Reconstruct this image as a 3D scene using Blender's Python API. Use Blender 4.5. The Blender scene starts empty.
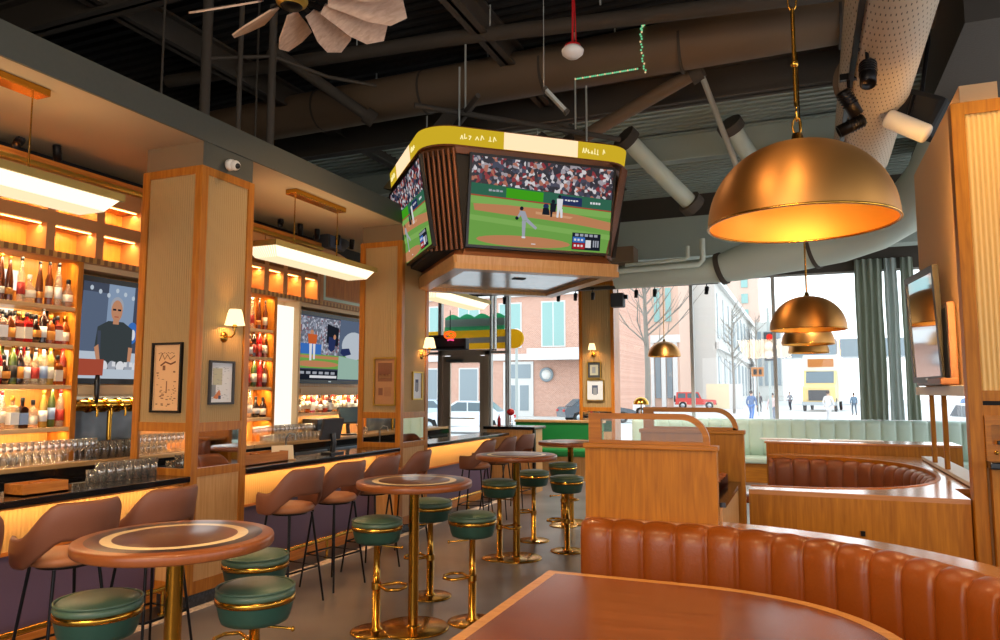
import bpy, bmesh, math, random
from mathutils import Vector, Matrix, Euler
random.seed(7)
PI = math.pi
COL = bpy.context.scene.collection
def R(d): return math.radians(d)
def lin(h):
    h = h.lstrip('#'); o = []
    for i in (0, 2, 4):
        c = int(h[i:i+2], 16) / 255
        o.append(c / 12.92 if c <= .04045 else ((c + .055) / 1.055) ** 2.4)
    return (o[0], o[1], o[2], 1)

# ------------------------------------------------------------------ materials
def _new(name):
    m = bpy.data.materials.new(name); m.use_nodes = True
    nt = m.node_tree; b = nt.nodes['Principled BSDF']
    return m, nt, b
def mat(name, col, rough=.5, metal=0., bump=0., bscale=60., spec=.5, coat=0., var=0.):
    m, nt, b = _new(name)
    c = lin(col); b.inputs['Base Color'].default_value = c
    b.inputs['Roughness'].default_value = rough; b.inputs['Metallic'].default_value = metal
    b.inputs['Specular IOR Level'].default_value = spec
    if coat: b.inputs['Coat Weight'].default_value = coat; b.inputs['Coat Roughness'].default_value = .12
    if bump or var:
        tc = nt.nodes.new('ShaderNodeTexCoord'); n = nt.nodes.new('ShaderNodeTexNoise')
        n.inputs['Scale'].default_value = bscale; n.inputs['Detail'].default_value = 3
        nt.links.new(tc.outputs['Object'], n.inputs['Vector'])
        if bump:
            bp = nt.nodes.new('ShaderNodeBump'); bp.inputs['Strength'].default_value = bump; bp.inputs['Distance'].default_value = .01
            nt.links.new(n.outputs['Fac'], bp.inputs['Height']); nt.links.new(bp.outputs['Normal'], b.inputs['Normal'])
        if var:
            mx = nt.nodes.new('ShaderNodeMix'); mx.data_type = 'RGBA'
            mx.inputs['A'].default_value = tuple(v * (1 - var) for v in c[:3]) + (1,)
            mx.inputs['B'].default_value = tuple(min(1, v * (1 + var)) for v in c[:3]) + (1,)
            nt.links.new(n.outputs['Fac'], mx.inputs['Factor']); nt.links.new(mx.outputs['Result'], b.inputs['Base Color'])
    return m
def wood(name, c1, c2, axis='Z', scale=6., rough=.35, coat=.3, bump=.03, spec=.28):
    m, nt, b = _new(name)
    tc = nt.nodes.new('ShaderNodeTexCoord'); mp = nt.nodes.new('ShaderNodeMapping')
    s = [scale * 3.2] * 3; s['XYZ'.index(axis)] = scale * .22
    mp.inputs['Scale'].default_value = s
    n = nt.nodes.new('ShaderNodeTexNoise'); n.inputs['Scale'].default_value = 2.2; n.inputs['Detail'].default_value = 6; n.inputs['Distortion'].default_value = .6
    rp = nt.nodes.new('ShaderNodeValToRGB')
    rp.color_ramp.elements[0].position = .3; rp.color_ramp.elements[1].position = .72
    rp.color_ramp.elements[0].color = lin(c2); rp.color_ramp.elements[1].color = lin(c1)
    nt.links.new(tc.outputs['Object'], mp.inputs['Vector']); nt.links.new(mp.outputs['Vector'], n.inputs['Vector'])
    nt.links.new(n.outputs['Fac'], rp.inputs['Fac']); nt.links.new(rp.outputs['Color'], b.inputs['Base Color'])
    b.inputs['Roughness'].default_value = rough; b.inputs['Specular IOR Level'].default_value = spec
    b.inputs['Coat Weight'].default_value = coat; b.inputs['Coat Roughness'].default_value = .18
    bp = nt.nodes.new('ShaderNodeBump'); bp.inputs['Strength'].default_value = bump; bp.inputs['Distance'].default_value = .01
    nt.links.new(n.outputs['Fac'], bp.inputs['Height']); nt.links.new(bp.outputs['Normal'], b.inputs['Normal'])
    return m
def emit(name, col, s):
    m = bpy.data.materials.new(name); m.use_nodes = True; nt = m.node_tree
    nt.nodes.remove(nt.nodes['Principled BSDF'])
    e = nt.nodes.new('ShaderNodeEmission'); e.inputs['Color'].default_value = lin(col); e.inputs['Strength'].default_value = s
    nt.links.new(e.outputs[0], nt.nodes['Material Output'].inputs['Surface'])
    return m
def glass(name, tint='#ffffff', gloss=.12, rough=.02, refraction_white=0.):
    m = bpy.data.materials.new(name); m.use_nodes = True; nt = m.node_tree
    nt.nodes.remove(nt.nodes['Principled BSDF'])
    t = nt.nodes.new('ShaderNodeBsdfTransparent'); t.inputs['Color'].default_value = lin(tint)
    g = nt.nodes.new('ShaderNodeBsdfGlossy'); g.inputs['Roughness'].default_value = rough
    lw = nt.nodes.new('ShaderNodeLayerWeight'); lw.inputs['Blend'].default_value = .25
    mr = nt.nodes.new('ShaderNodeMath'); mr.operation = 'MULTIPLY_ADD'; mr.inputs[1].default_value = .6; mr.inputs[2].default_value = gloss * .3
    mx = nt.nodes.new('ShaderNodeMixShader')
    nt.links.new(lw.outputs['Fresnel'], mr.inputs[0]); nt.links.new(mr.outputs[0], mx.inputs['Fac'])
    nt.links.new(t.outputs[0], mx.inputs[1]); nt.links.new(g.outputs[0], mx.inputs[2])
    out = mx.outputs[0]
    if refraction_white:  # white share stands in for bright refraction in clear glass
        df = nt.nodes.new('ShaderNodeBsdfDiffuse'); df.inputs['Color'].default_value = (.95, .95, .95, 1)
        tl = nt.nodes.new('ShaderNodeBsdfTranslucent'); tl.inputs['Color'].default_value = (.95, .95, .95, 1)
        ad = nt.nodes.new('ShaderNodeMixShader'); ad.inputs['Fac'].default_value = .5; nt.links.new(df.outputs[0], ad.inputs[1]); nt.links.new(tl.outputs[0], ad.inputs[2])
        m2 = nt.nodes.new('ShaderNodeMixShader'); m2.inputs['Fac'].default_value = refraction_white; nt.links.new(out, m2.inputs[1]); nt.links.new(ad.outputs[0], m2.inputs[2]); out = m2.outputs[0]
    nt.links.new(out, nt.nodes['Material Output'].inputs['Surface'])
    return m
def transl(name, col, f):
    m, nt, b = _new(name); b.inputs['Base Color'].default_value = lin(col); b.inputs['Roughness'].default_value = .9
    t = nt.nodes.new('ShaderNodeBsdfTranslucent'); t.inputs['Color'].default_value = lin(col)
    mx = nt.nodes.new('ShaderNodeMixShader'); mx.inputs['Fac'].default_value = f
    nt.links.new(b.outputs[0], mx.inputs[1]); nt.links.new(t.outputs[0], mx.inputs[2]); nt.links.new(mx.outputs[0], nt.nodes['Material Output'].inputs['Surface'])
    return m
def ramp_noise(name, kind, stops, scale, vec='Object', rough=.5, em=None, const=True, mscale=(1, 1, 1)):
    m, nt, b = _new(name)
    tc = nt.nodes.new('ShaderNodeTexCoord'); mp = nt.nodes.new('ShaderNodeMapping'); mp.inputs['Scale'].default_value = mscale
    nt.links.new(tc.outputs[vec], mp.inputs['Vector'])
    n = nt.nodes.new('ShaderNodeTexVoronoi' if kind == 'v' else 'ShaderNodeTexNoise'); n.inputs['Scale'].default_value = scale
    nt.links.new(mp.outputs['Vector'], n.inputs['Vector'])
    rp = nt.nodes.new('ShaderNodeValToRGB')
    if const: rp.color_ramp.interpolation = 'CONSTANT'
    els = rp.color_ramp.elements
    while len(els) < len(stops): els.new(.5)
    for e, (p, c) in zip(els, stops): e.position = p; e.color = lin(c)
    if kind == 'v':
        sp = nt.nodes.new('ShaderNodeSeparateColor'); nt.links.new(n.outputs['Color'], sp.inputs['Color'])
        nt.links.new(sp.outputs[0], rp.inputs['Fac'])
    else: nt.links.new(n.outputs['Fac'], rp.inputs['Fac'])
    if em:
        b.inputs['Base Color'].default_value = (0, 0, 0, 1)
        nt.links.new(rp.outputs['Color'], b.inputs['Emission Color']); b.inputs['Emission Strength'].default_value = em
    else: nt.links.new(rp.outputs['Color'], b.inputs['Base Color'])
    b.inputs['Roughness'].default_value = rough
    return m
def brick(name, c1, c2, mortar, scale=1., plane='XZ'):
    m, nt, b = _new(name)
    tc = nt.nodes.new('ShaderNodeTexCoord'); sx = nt.nodes.new('ShaderNodeSeparateXYZ'); cx = nt.nodes.new('ShaderNodeCombineXYZ')
    nt.links.new(tc.outputs['Object'], sx.inputs[0])
    nt.links.new(sx.outputs['XYZ'.index(plane[0])], cx.inputs[0]); nt.links.new(sx.outputs['XYZ'.index(plane[1])], cx.inputs[1])
    t = nt.nodes.new('ShaderNodeTexBrick'); t.inputs['Scale'].default_value = scale
    t.inputs['Color1'].default_value = lin(c1); t.inputs['Color2'].default_value = lin(c2); t.inputs['Mortar'].default_value = lin(mortar)
    nt.links.new(cx.outputs[0], t.inputs['Vector']); nt.links.new(t.outputs['Color'], b.inputs['Base Color'])
    b.inputs['Roughness'].default_value = .8
    return m
def rings(name, stops, rough=.3, grain=True):
    # round inlaid table top: colour by distance from the centre of the object
    m, nt, b = _new(name)
    tc = nt.nodes.new('ShaderNodeTexCoord'); mp = nt.nodes.new('ShaderNodeMapping'); mp.inputs['Scale'].default_value = (1, 1, 0)
    ln = nt.nodes.new('ShaderNodeVectorMath'); ln.operation = 'LENGTH'
    rp = nt.nodes.new('ShaderNodeValToRGB'); rp.color_ramp.interpolation = 'CONSTANT'
    els = rp.color_ramp.elements
    while len(els) < len(stops): els.new(.5)
    for e, (p, c) in zip(els, stops): e.position = p; e.color = lin(c)
    nt.links.new(tc.outputs['Object'], mp.inputs['Vector']); nt.links.new(mp.outputs['Vector'], ln.inputs[0])
    nt.links.new(ln.outputs['Value'], rp.inputs['Fac'])
    n = nt.nodes.new('ShaderNodeTexNoise'); n.inputs['Scale'].default_value = 9
    mp2 = nt.nodes.new('ShaderNodeMapping'); mp2.inputs['Scale'].default_value = (.6, 6, 1)
    nt.links.new(tc.outputs['Object'], mp2.inputs['Vector']); nt.links.new(mp2.outputs['Vector'], n.inputs['Vector'])
    mx = nt.nodes.new('ShaderNodeMix'); mx.data_type = 'RGBA'; mx.blend_type = 'MULTIPLY'; mx.inputs['Factor'].default_value = .45
    nt.links.new(rp.outputs['Color'], mx.inputs['A']); nt.links.new(n.outputs['Color'], mx.inputs['B'])
    cr = nt.nodes.new('ShaderNodeValToRGB'); cr.color_ramp.elements[0].color = (.5, .5, .5, 1); cr.color_ramp.elements[1].color = (1.2, 1.2, 1.2, 1)
    nt.links.new(n.outputs['Fac'], cr.inputs['Fac']); nt.links.new(cr.outputs['Color'], mx.inputs['B'])
    nt.links.new(mx.outputs['Result'], b.inputs['Base Color'])
    b.inputs['Roughness'].default_value = rough; b.inputs['Specular IOR Level'].default_value = .35; b.inputs['Coat Weight'].default_value = .12; b.inputs['Coat Roughness'].default_value = .15
    return m
def stripes(name, c1, c2, scale, axis='Y', rough=.5, duty=.5):
    m, nt, b = _new(name)
    tc = nt.nodes.new('ShaderNodeTexCoord'); sx = nt.nodes.new('ShaderNodeSeparateXYZ'); nt.links.new(tc.outputs['Object'], sx.inputs[0])
    a = nt.nodes.new('ShaderNodeMath'); a.operation = 'MULTIPLY'; a.inputs[1].default_value = scale; nt.links.new(sx.outputs['XYZ'.index(axis)], a.inputs[0])
    f = nt.nodes.new('ShaderNodeMath'); f.operation = 'FRACT'; nt.links.new(a.outputs[0], f.inputs[0])
    g = nt.nodes.new('ShaderNodeMath'); g.operation = 'GREATER_THAN'; g.inputs[1].default_value = duty; nt.links.new(f.outputs[0], g.inputs[0])
    mx = nt.nodes.new('ShaderNodeMix'); mx.data_type = 'RGBA'; mx.inputs['A'].default_value = lin(c1); mx.inputs['B'].default_value = lin(c2)
    nt.links.new(g.outputs[0], mx.inputs['Factor']); nt.links.new(mx.outputs['Result'], b.inputs['Base Color']); b.inputs['Roughness'].default_value = rough
    return m
def dots(name, base, dot, nu, nv):
    # perforated sheet: rows of small dark holes laid out on the duct's own surface map
    m, nt, b = _new(name)
    uv = nt.nodes.new('ShaderNodeTexCoord'); sx = nt.nodes.new('ShaderNodeSeparateXYZ'); nt.links.new(uv.outputs['UV'], sx.inputs[0])
    def ma(op, a, v=None, w=None):
        n = nt.nodes.new('ShaderNodeMath'); n.operation = op
        for i, q in enumerate((a, v, w)):
            if q is None: continue
            if isinstance(q, (int, float)): n.inputs[i].default_value = q
            else: nt.links.new(q, n.inputs[i])
        return n.outputs[0]
    v = ma('MULTIPLY', sx.outputs[1], nv); row = ma('FLOOR', v)
    sh = ma('MULTIPLY', row, .5)
    u = ma('FRACT', ma('ADD', ma('MULTIPLY', sx.outputs[0], nu), sh)); vv = ma('FRACT', v)
    du = ma('ABSOLUTE', ma('SUBTRACT', u, .5)); dv = ma('ABSOLUTE', ma('SUBTRACT', vv, .5))
    h = ma('MULTIPLY', ma('LESS_THAN', du, .12), ma('LESS_THAN', dv, .16))
    mx = nt.nodes.new('ShaderNodeMix'); mx.data_type = 'RGBA'; mx.inputs['A'].default_value = lin(base); mx.inputs['B'].default_value = lin(dot)
    nt.links.new(h, mx.inputs['Factor']); nt.links.new(mx.outputs['Result'], b.inputs['Base Color']); b.inputs['Roughness'].default_value = .6
    return m

M = {}
M['oak'] = wood('oak', '#cc7f2a', '#a85f15', 'Z', coat=.05)
M['post'] = wood('pillar_wood', '#b8782c', '#98591c', 'Z', coat=.1)
M['oak_y'] = wood('oak_along', '#d0853a', '#b06523', 'Y')
M['oak_x'] = wood('oak_across', '#d0853a', '#b06523', 'X')
M['walnut'] = wood('walnut', '#bb7718', '#985b0e', 'Z', rough=.45, coat=.0)
M['walnut_x'] = wood('walnut_across', '#b97417', '#96590d', 'X', rough=.38, coat=.05)
M['walnut_y'] = wood('walnut_along', '#b97417', '#96590d', 'Y', rough=.38, coat=.05)
M['ledge'] = wood('ledge_wood', '#c78a55', '#b27544', 'X', rough=.2, coat=1.)
M['pale_oak'] = wood('pale_oak', '#cfa26c', '#ba8a54', 'Z', rough=.45)
M['shelfback'] = wood('shelf_back', '#dda04e', '#c68638', 'Z', rough=.4)
M['shelfwood'] = wood('shelf_edge_wood', '#e6c294', '#d4a973', 'Y', rough=.45)
M['bartop'] = wood('table_veneer', '#8a4a2a', '#6b3118', 'X', scale=4, rough=.22, coat=.6)
M['rib'] = mat('ribbed_panel', '#a88a5a', .6)
M['ribgold'] = mat('ribbed_panel_gold', '#dcb26a', .5)
M['plaster'] = mat('soffit_plaster', '#a3947c', .85, bump=.05, bscale=200)
M['wallplaster'] = mat('wall_plaster', '#d3aa7e', .8, bump=.05, bscale=200)
M['capplaster'] = mat('pillar_cap_shaded', '#77654d', .85)  # plaster in shade, the darkening put into its colour
M['spotlens'] = emit('spot_lens_glow', '#fff0da', 6.)
M['fascia'] = mat('fascia_paint', '#4f514a', .8, var=.06, bscale=30)
M['black'] = mat('black_paint', '#0c0b0b', .8)
M['deck'] = mat('deck_paint', '#1d1c1b', .9)
M['decklit'] = mat('deck_grey_green_lit', '#a3aea5', .85, bump=.4, bscale=25)  # grey green, with daylight from the windows put into the colour
M['duct'] = mat('duct_paint', '#705c47', .7, bump=.05, bscale=15)
M['ductgreen'] = mat('duct_grey_green', '#c3cec2', .65, bump=.1, bscale=15)
M['beam'] = mat('beam_paint', '#4a433b', .85, bump=.3, bscale=40)
M['steel_grey'] = mat('steel_grey', '#a9ada8', .6)
M['brass'] = mat('brass', '#c8963c', .22, 1.)
def brushed(name, col, rough, aniso):
    m = mat(name, col, rough, 1.); nt = m.node_tree; tg = nt.nodes.new('ShaderNodeTangent'); tg.direction_type = 'RADIAL'; tg.axis = 'Z'
    b = nt.nodes['Principled BSDF']; b.inputs['Anisotropic'].default_value = aniso; b.inputs['Anisotropic Rotation'].default_value = .25; nt.links.new(tg.outputs[0], b.inputs['Tangent']); return m
M['brassdome'] = brushed('brushed_brass_copper', '#c08a4c', .46, .6)
M['brassin'] = mat('dome_lining', '#e6ab4c', .45, .9)
M['brassdull'] = mat('dull_brass', '#b8953f', .4, .8)
M['steel'] = mat('stainless', '#aeb4b8', .28, 1.)
M['blackmetal'] = mat('black_metal', '#141315', .35, .6)
M['blackplastic'] = mat('black_plastic', '#101012', .35)
M['stone'] = mat('black_stone', '#17171a', .12, 0, var=.5, bscale=18)
M['backtop'] = mat('back_counter_top', '#c19a68', .25)
M['purple'] = mat('aubergine_panel', '#5d4c66', .5)
M['brown'] = mat('brown_leather', '#7c4b35', .5, bump=.12, bscale=160, var=.06)
M['tanseat'] = mat('tan_leather', '#a96b42', .5, bump=.08, bscale=160)
M['orange'] = mat('cognac_leather', '#8c450f', .36, bump=.14, bscale=70, coat=.08, var=.1, spec=.4)
M['darkleather'] = mat('chestnut_leather', '#7a4328', .42, bump=.1, bscale=90)
M['green'] = mat('green_leather', '#48604c', .38, bump=.06, bscale=150)
M['greendk'] = mat('green_drum', '#274a3f', .42, bump=.06, bscale=150)
M['benchgreen'] = mat('bench_green', '#15803d', .5)
M['sage'] = mat('sage_leather', '#c2d6c6', .45)
M['mirror'] = mat('mirror', '#e8e4dc', .03, 1.)
M['white'] = mat('white_paint', '#e6e3de', .5)
M['cream'] = mat('cream', '#ead7b0', .6)
M['winmetal'] = mat('window_metal', '#b3b0aa', .5, .3)
M['doormetal'] = mat('bronze_door', '#bda993', .5, .3)
M['curtain'] = transl('curtain_fabric', '#aab3a4', .4)
M['curtain2'] = transl('curtain_lining', '#c6cec9', .45)
M['glass'] = glass('window_glass', '#f4faf8')
M['glassw'] = glass('drinking_glass', '#fdfdfd', .6, .05, .07)
M['lamp'] = emit('lamp_glow', '#ffedc8', 1.7); M['lamp2'] = emit('lamp_glow_flute_shade', '#ffe6b8', 1.1)  # dimmer stripes put the shading of the flutes into the glow
M['lampedge'] = mat('lamp_brass_rim', '#b79c58', .45, .6)
M['shade'] = emit('shade_glow', '#ffdca0', 2.2)
M['bulb'] = emit('bulb_glow', '#ffb45a', 9.)
M['strip2'] = emit('wall_strip', '#ffc878', 22.); M['strip'] = emit('led_strip', '#ffc878', 7.)
M['backlit'] = emit('backlit_panel', '#fff4e2', 1.25)
M['rubber'] = mat('rubber', '#161616', .8)
M['slat'] = mat('slat_wood', '#6e4020', .45)
M['palm'] = wood('palm_blade', '#e6ccb6', '#c9a890', 'X', scale=5, rough=.5, coat=0)
M['red'] = mat('red_paint', '#c41f24', .4)
M['charcoal'] = mat('charcoal', '#3a3a3d', .6)
M['tray'] = mat('glossy_white_panel', '#b9b4ae', .12, var=.15, bscale=3)

# ------------------------------------------------------------------ mesh builder
class MB:
    def __init__(s): s.v = []; s.f = []; s.m = []; s.s = []; s.M = Matrix.Identity(4); s.uv = {}
    def add(s, vs, fs, mi=0, sm=False):
        o = len(s.v); s.v += [tuple(s.M @ Vector(p)) for p in vs]
        for f in fs: s.f.append([i + o for i in f]); s.m.append(mi); s.s.append(sm)
        return s
    def box(s, x0, x1, y0, y1, z0, z1, mi=0, b=0.):
        x0, x1 = sorted((x0, x1)); y0, y1 = sorted((y0, y1)); z0, z1 = sorted((z0, z1))
        if b <= 0:
            return s.add([(x0,y0,z0),(x1,y0,z0),(x1,y1,z0),(x0,y1,z0),(x0,y0,z1),(x1,y0,z1),(x1,y1,z1),(x0,y1,z1)],
                  [(0,3,2,1),(4,5,6,7),(0,1,5,4),(1,2,6,5),(2,3,7,6),(3,0,4,7)], mi)
        bm = bmesh.new(); bmesh.ops.create_cube(bm, size=1)
        for v in bm.verts: v.co = Vector(((x0+x1)/2+v.co.x*(x1-x0), (y0+y1)/2+v.co.y*(y1-y0), (z0+z1)/2+v.co.z*(z1-z0)))
        bmesh.ops.bevel(bm, geom=bm.edges[:], offset=min(b, .49*min(x1-x0,y1-y0,z1-z0)), segments=2, affect='EDGES', profile=.6)
        bm.verts.index_update(); s.add([tuple(v.co) for v in bm.verts], [[v.index for v in f.verts] for f in bm.faces], mi); bm.free(); return s
    def cyl(s, p0, p1, r0, r1=None, n=16, mi=0, caps=True):
        r1 = r0 if r1 is None else r1
        return s.tube([p0, p1], [r0, r1], n, mi, caps)
    def tube(s, pts, r, n=12, mi=0, caps=True, closed=False):
        P = [Vector(p) for p in pts]; k = len(P)
        rr = r if isinstance(r, (list, tuple)) else [r] * k
        T = []
        for i in range(k):
            if closed: d = P[(i+1) % k] - P[i-1]
            else: d = P[min(i+1, k-1)] - P[max(i-1, 0)]
            T.append(d.normalized() if d.length > 1e-9 else Vector((0,0,1)))
        a = Vector((0,0,1)) if abs(T[0].z) < .9 else Vector((1,0,0))
        u = T[0].cross(a).normalized(); vs = []
        for i in range(k):
            u = (u - T[i] * u.dot(T[i])).normalized(); w = T[i].cross(u)
            for j in range(n):
                t = 2*PI*j/n; vs.append(tuple(P[i] + (u*math.cos(t) + w*math.sin(t)) * rr[i]))
        fs = []
        for i in range(k if closed else k-1):
            for j in range(n):
                a0 = i*n+j; a1 = i*n+(j+1) % n; b0 = ((i+1) % k)*n+j; b1 = ((i+1) % k)*n+(j+1) % n
                fs.append((a0, a1, b1, b0))
        base = len(s.f)
        s.add(vs, fs, mi, True)
        if caps and not closed:
            s.add(vs[:n], [tuple(range(n))[::-1]], mi); s.add(vs[-n:], [tuple(range(n))], mi)
        return s
    def lathe(s, prof, c=(0,0,0), n=24, mi=0, smooth=True, breaks=()):
        # prof: list of (r, z[, mi]); sharp where the same point is given twice
        vs = []; fs = []; cx, cy, cz = c
        segs = []
        for i in range(len(prof)-1):
            (r0, z0), (r1, z1) = prof[i][:2], prof[i+1][:2]
            if abs(r0-r1) < 1e-9 and abs(z0-z1) < 1e-9: continue
            segs.append((i, i+1, prof[i+1][2] if len(prof[i+1]) > 2 else mi))
        rings_ = []
        for p in prof: rings_.append([(cx+p[0]*math.cos(2*PI*j/n), cy+p[0]*math.sin(2*PI*j/n), cz+p[1]) for j in range(n)])
        o = len(s.v)
        for r in rings_: s.v += [tuple(s.M @ Vector(q)) for q in r]
        for a, b, k in segs:
            for j in range(n):
                q = [o+a*n+j, o+a*n+(j+1) % n, o+b*n+(j+1) % n, o+b*n+j]
                s.f.append(q); s.m.append(k); s.s.append(smooth)
        return s
    def prism(s, poly, a0, a1, axis='Z', mi=0, mcap=None, smooth=False):
        n = len(poly)
        def P(u, w, a): return {'Z': (u, w, a), 'Y': (u, a, w), 'X': (a, u, w)}[axis]
        v0 = [P(u, w, a0) for u, w in poly]; v1 = [P(u, w, a1) for u, w in poly]
        s.add(v0 + v1, [(i, (i+1) % n, n+(i+1) % n, n+i) for i in range(n)], mi, smooth)
        mc = mi if mcap is None else mcap
        s.add(v0, [tuple(range(n))[::-1]], mc); s.add(v1, [tuple(range(n))], mc)
        return s
    def ring(s, outer, inner, a0, a1, axis='Z', mi=0):
        n = len(outer)
        def P(p, a): return {'Z': (p[0], p[1], a), 'Y': (p[0], a, p[1]), 'X': (a, p[0], p[1])}[axis]
        vs = [P(p, a0) for p in outer]+[P(p, a0) for p in inner]+[P(p, a1) for p in outer]+[P(p, a1) for p in inner]
        fs = []
        for i in range(n):
            j = (i+1) % n
            fs += [(i, j, n+j, n+i), (2*n+i, 3*n+i, 3*n+j, 2*n+j), (i, 2*n+i, 2*n+j, j), (n+i, n+j, 3*n+j, 3*n+i)]
        return s.add(vs, fs, mi)
    def ell(s, c, r, n=16, m=10, mi=0):
        vs = []; fs = []
        for i in range(m+1):
            t = PI*i/m
            for j in range(n):
                p = 2*PI*j/n; vs.append((c[0]+r[0]*math.sin(t)*math.cos(p), c[1]+r[1]*math.sin(t)*math.sin(p), c[2]+r[2]*math.cos(t)))
        for i in range(m):
            for j in range(n): fs.append((i*n+j, (i+1)*n+j, (i+1)*n+(j+1) % n, i*n+(j+1) % n))
        return s.add(vs, fs, mi, True)
    def grid(s, G, mi=0, sm=True, closed_u=False, closed_v=False):
        h = len(G); w = len(G[0]); fs = []
        for i in range(h if closed_u else h-1):
            for j in range(w if closed_v else w-1):
                fs.append((i*w+j, ((i+1) % h)*w+j, ((i+1) % h)*w+(j+1) % w, i*w+(j+1) % w))
        return s.add([p for r in G for p in r], fs, mi, sm)
    def flutes(s, u0, u1, z0, z1, plane, at, sgn, pitch=.025, depth=.008, mi=0):
        # vertical half-round ribs over a panel; plane 'Y': panel faces sgn*Y at y=at, plane 'X' likewise
        k = max(1, int(round((u1-u0)/pitch))); p = (u1-u0)/k; pts = []
        for i in range(k):
            for j in range(4):
                t = j/4; pts.append((u0+(i+t)*p, depth*math.sin(PI*t)))
        pts.append((u1, 0))
        def P(u, d, z): return (u, at+sgn*d, z) if plane == 'Y' else (at+sgn*d, u, z)
        return s.grid([[P(u, d, z0) for u, d in pts], [P(u, d, z1) for u, d in pts]], mi, True)
    def build(s, name, mats, parent=None, W=False, fix=True):
        if not isinstance(mats, (list, tuple)): mats = [mats]
        me = bpy.data.meshes.new(name)
        vs = s.v
        if W and parent is not None:
            inv = (Matrix.Translation(parent.location) @ parent.rotation_euler.to_matrix().to_4x4())
            p = parent.parent
            while p is not None:
                inv = (Matrix.Translation(p.location) @ p.rotation_euler.to_matrix().to_4x4()) @ inv; p = p.parent
            inv = inv.inverted(); vs = [tuple(inv @ Vector(q)) for q in vs]
        me.from_pydata(vs, [], s.f)
        for mm in mats: me.materials.append(M[mm] if isinstance(mm, str) else mm)
        me.polygons.foreach_set('material_index', s.m); me.polygons.foreach_set('use_smooth', s.s)
        if fix:
            bm = bmesh.new(); bm.from_mesh(me); bmesh.ops.remove_doubles(bm, verts=bm.verts, dist=1e-6) if False else None
            bmesh.ops.recalc_face_normals(bm, faces=bm.faces); bm.to_mesh(me); bm.free()
        me.update()
        o = bpy.data.objects.new(name, me); COL.objects.link(o)
        if parent is not None: o.parent = parent
        return o
def tag(o, label, cat, group=None, kind=None):
    o['label'] = label; o['category'] = cat
    if group: o['group'] = group
    if kind: o['kind'] = kind
    return o
def thing(name, label, cat, loc=(0,0,0), rz=0., group=None):
    o = bpy.data.objects.new(name, None); o.empty_display_size = .1; COL.objects.link(o)
    o.location = loc; o.rotation_euler = (0, 0, rz)
    return tag(o, label, cat, group)
def struct(name, mb, m, label=None):
    o = mb.build(name, m); o['kind'] = 'structure'
    o['label'] = label or name.replace('_', ' '); o['category'] = name.split('_')[0]
    return o
def copy_tree(o, parent=None):
    c = o.copy(); COL.objects.link(c); c.parent = parent
    for ch in o.children: copy_tree(ch, c)
    return c
def place(proto, first, loc, rz, label, group=None):
    o = proto if first else copy_tree(proto)
    o.location = loc; o.rotation_euler = (0, 0, rz); o['label'] = label
    if group: o['group'] = group
    return o
ORD = ['first','second','third','fourth','fifth','sixth','seventh','eighth','ninth','tenth','eleventh','twelfth','thirteenth','fourteenth','fifteenth','sixteenth','seventeenth','eighteenth','nineteenth','twentieth']
def light(name, kind, loc, energy, col='#ffd9a0', size=.1, size_y=None, rot=(0,0,0), spot=None, target=None):
    d = bpy.data.lights.new(name, kind); d.energy = energy; d.color = lin(col)[:3]
    if kind == 'AREA':
        d.size = size
        if size_y: d.shape = 'RECTANGLE'; d.size_y = size_y
    else: d.shadow_soft_size = size
    if kind == 'SPOT': d.spot_size = R(spot or 60); d.spot_blend = .6
    o = bpy.data.objects.new(name, d); COL.objects.link(o); o.location = loc; o.rotation_euler = rot
    if target is not None:
        o.rotation_euler = (Vector(target)-Vector(loc)).to_track_quat('-Z', 'Y').to_euler()
    return o

# ------------------------------------------------------------------ camera
H = 1.72
cam = bpy.data.objects.new('camera', bpy.data.cameras.new('camera')); COL.objects.link(cam)
cam.location = (0, 0, H); cam.rotation_euler = (R(90)+math.atan(72/740), 0, R(22.3))
cam.data.sensor_width = 36; cam.data.lens = 740/1000*36; cam.data.clip_end = 400
sc = bpy.context.scene; sc.camera = cam

# ------------------------------------------------------------------ the room shell
M['floor'] = ramp_noise('floor_concrete', 'n', [(.3, '#575558'), (.7, '#78767a')], 1.4, rough=.28, const=False)
M['mosaic'] = ramp_noise('pale_mosaic', 'v', [(0, '#d8c6b4'), (.4, '#bfae9f'), (.75, '#e2d2c2')], 45, rough=.5)
M['darktile'] = ramp_noise('dark_mosaic', 'v', [(0, '#23262b'), (.5, '#33383f'), (.8, '#1a1c20')], 55, rough=.35)
b = MB(); b.box(-9.6, 5, -3.2, 16.1, -.1, 0); struct('floor', b, 'floor')
b = MB(); b.box(-4.62, -4.51, .3, 12.2, 0, .004); struct('trim_1', b, 'mosaic', 'pale mosaic border line in the floor')
b = MB(); b.box(-4.93, -4.62, .3, 12.2, 0, .003); struct('trim_2', b, 'darktile', 'dark tile strip along the bar foot')
b = MB(); b.box(-9.6, 5, -3.2, 16.4, 6.25, 6.35)
for i in range(110): 
    y = -3 + i*.17; b.box(-9.6, 5, y, y+.08, 6.17, 6.25)
struct('ceiling', b, 'deck', 'dark corrugated deck ceiling')
b = MB(); b.box(-6.4, -6.2, -3.2, 11.65, 0, 4.06); struct('wall_bar', b, 'black', 'dark wall behind the bar')
b = MB(); b.box(-9.7, -9.6, -3.3, 16.4, 0, 6.33); struct('wall_left', b, 'black')
b = MB(); b.box(-9.6, 5, -3.3, -3.2, 0, .5); b.box(-9.6, 5, -3.3, -3.2, 3.3, 6.33); b.box(-9.6, -4.4, -3.3, -3.2, .5, 3.3); struct('wall_rear', b, 'fascia')
b = MB(); b.box(5, 5.1, -3.3, 16.4, 0, .6); b.box(5, 5.1, -3.3, 16.4, 4.0, 6.33)
for y in (-3.3, .5, 4.3, 8.1, 12, 15.9): b.box(5, 5.1, y, y+.5, .6, 4.0)
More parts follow.
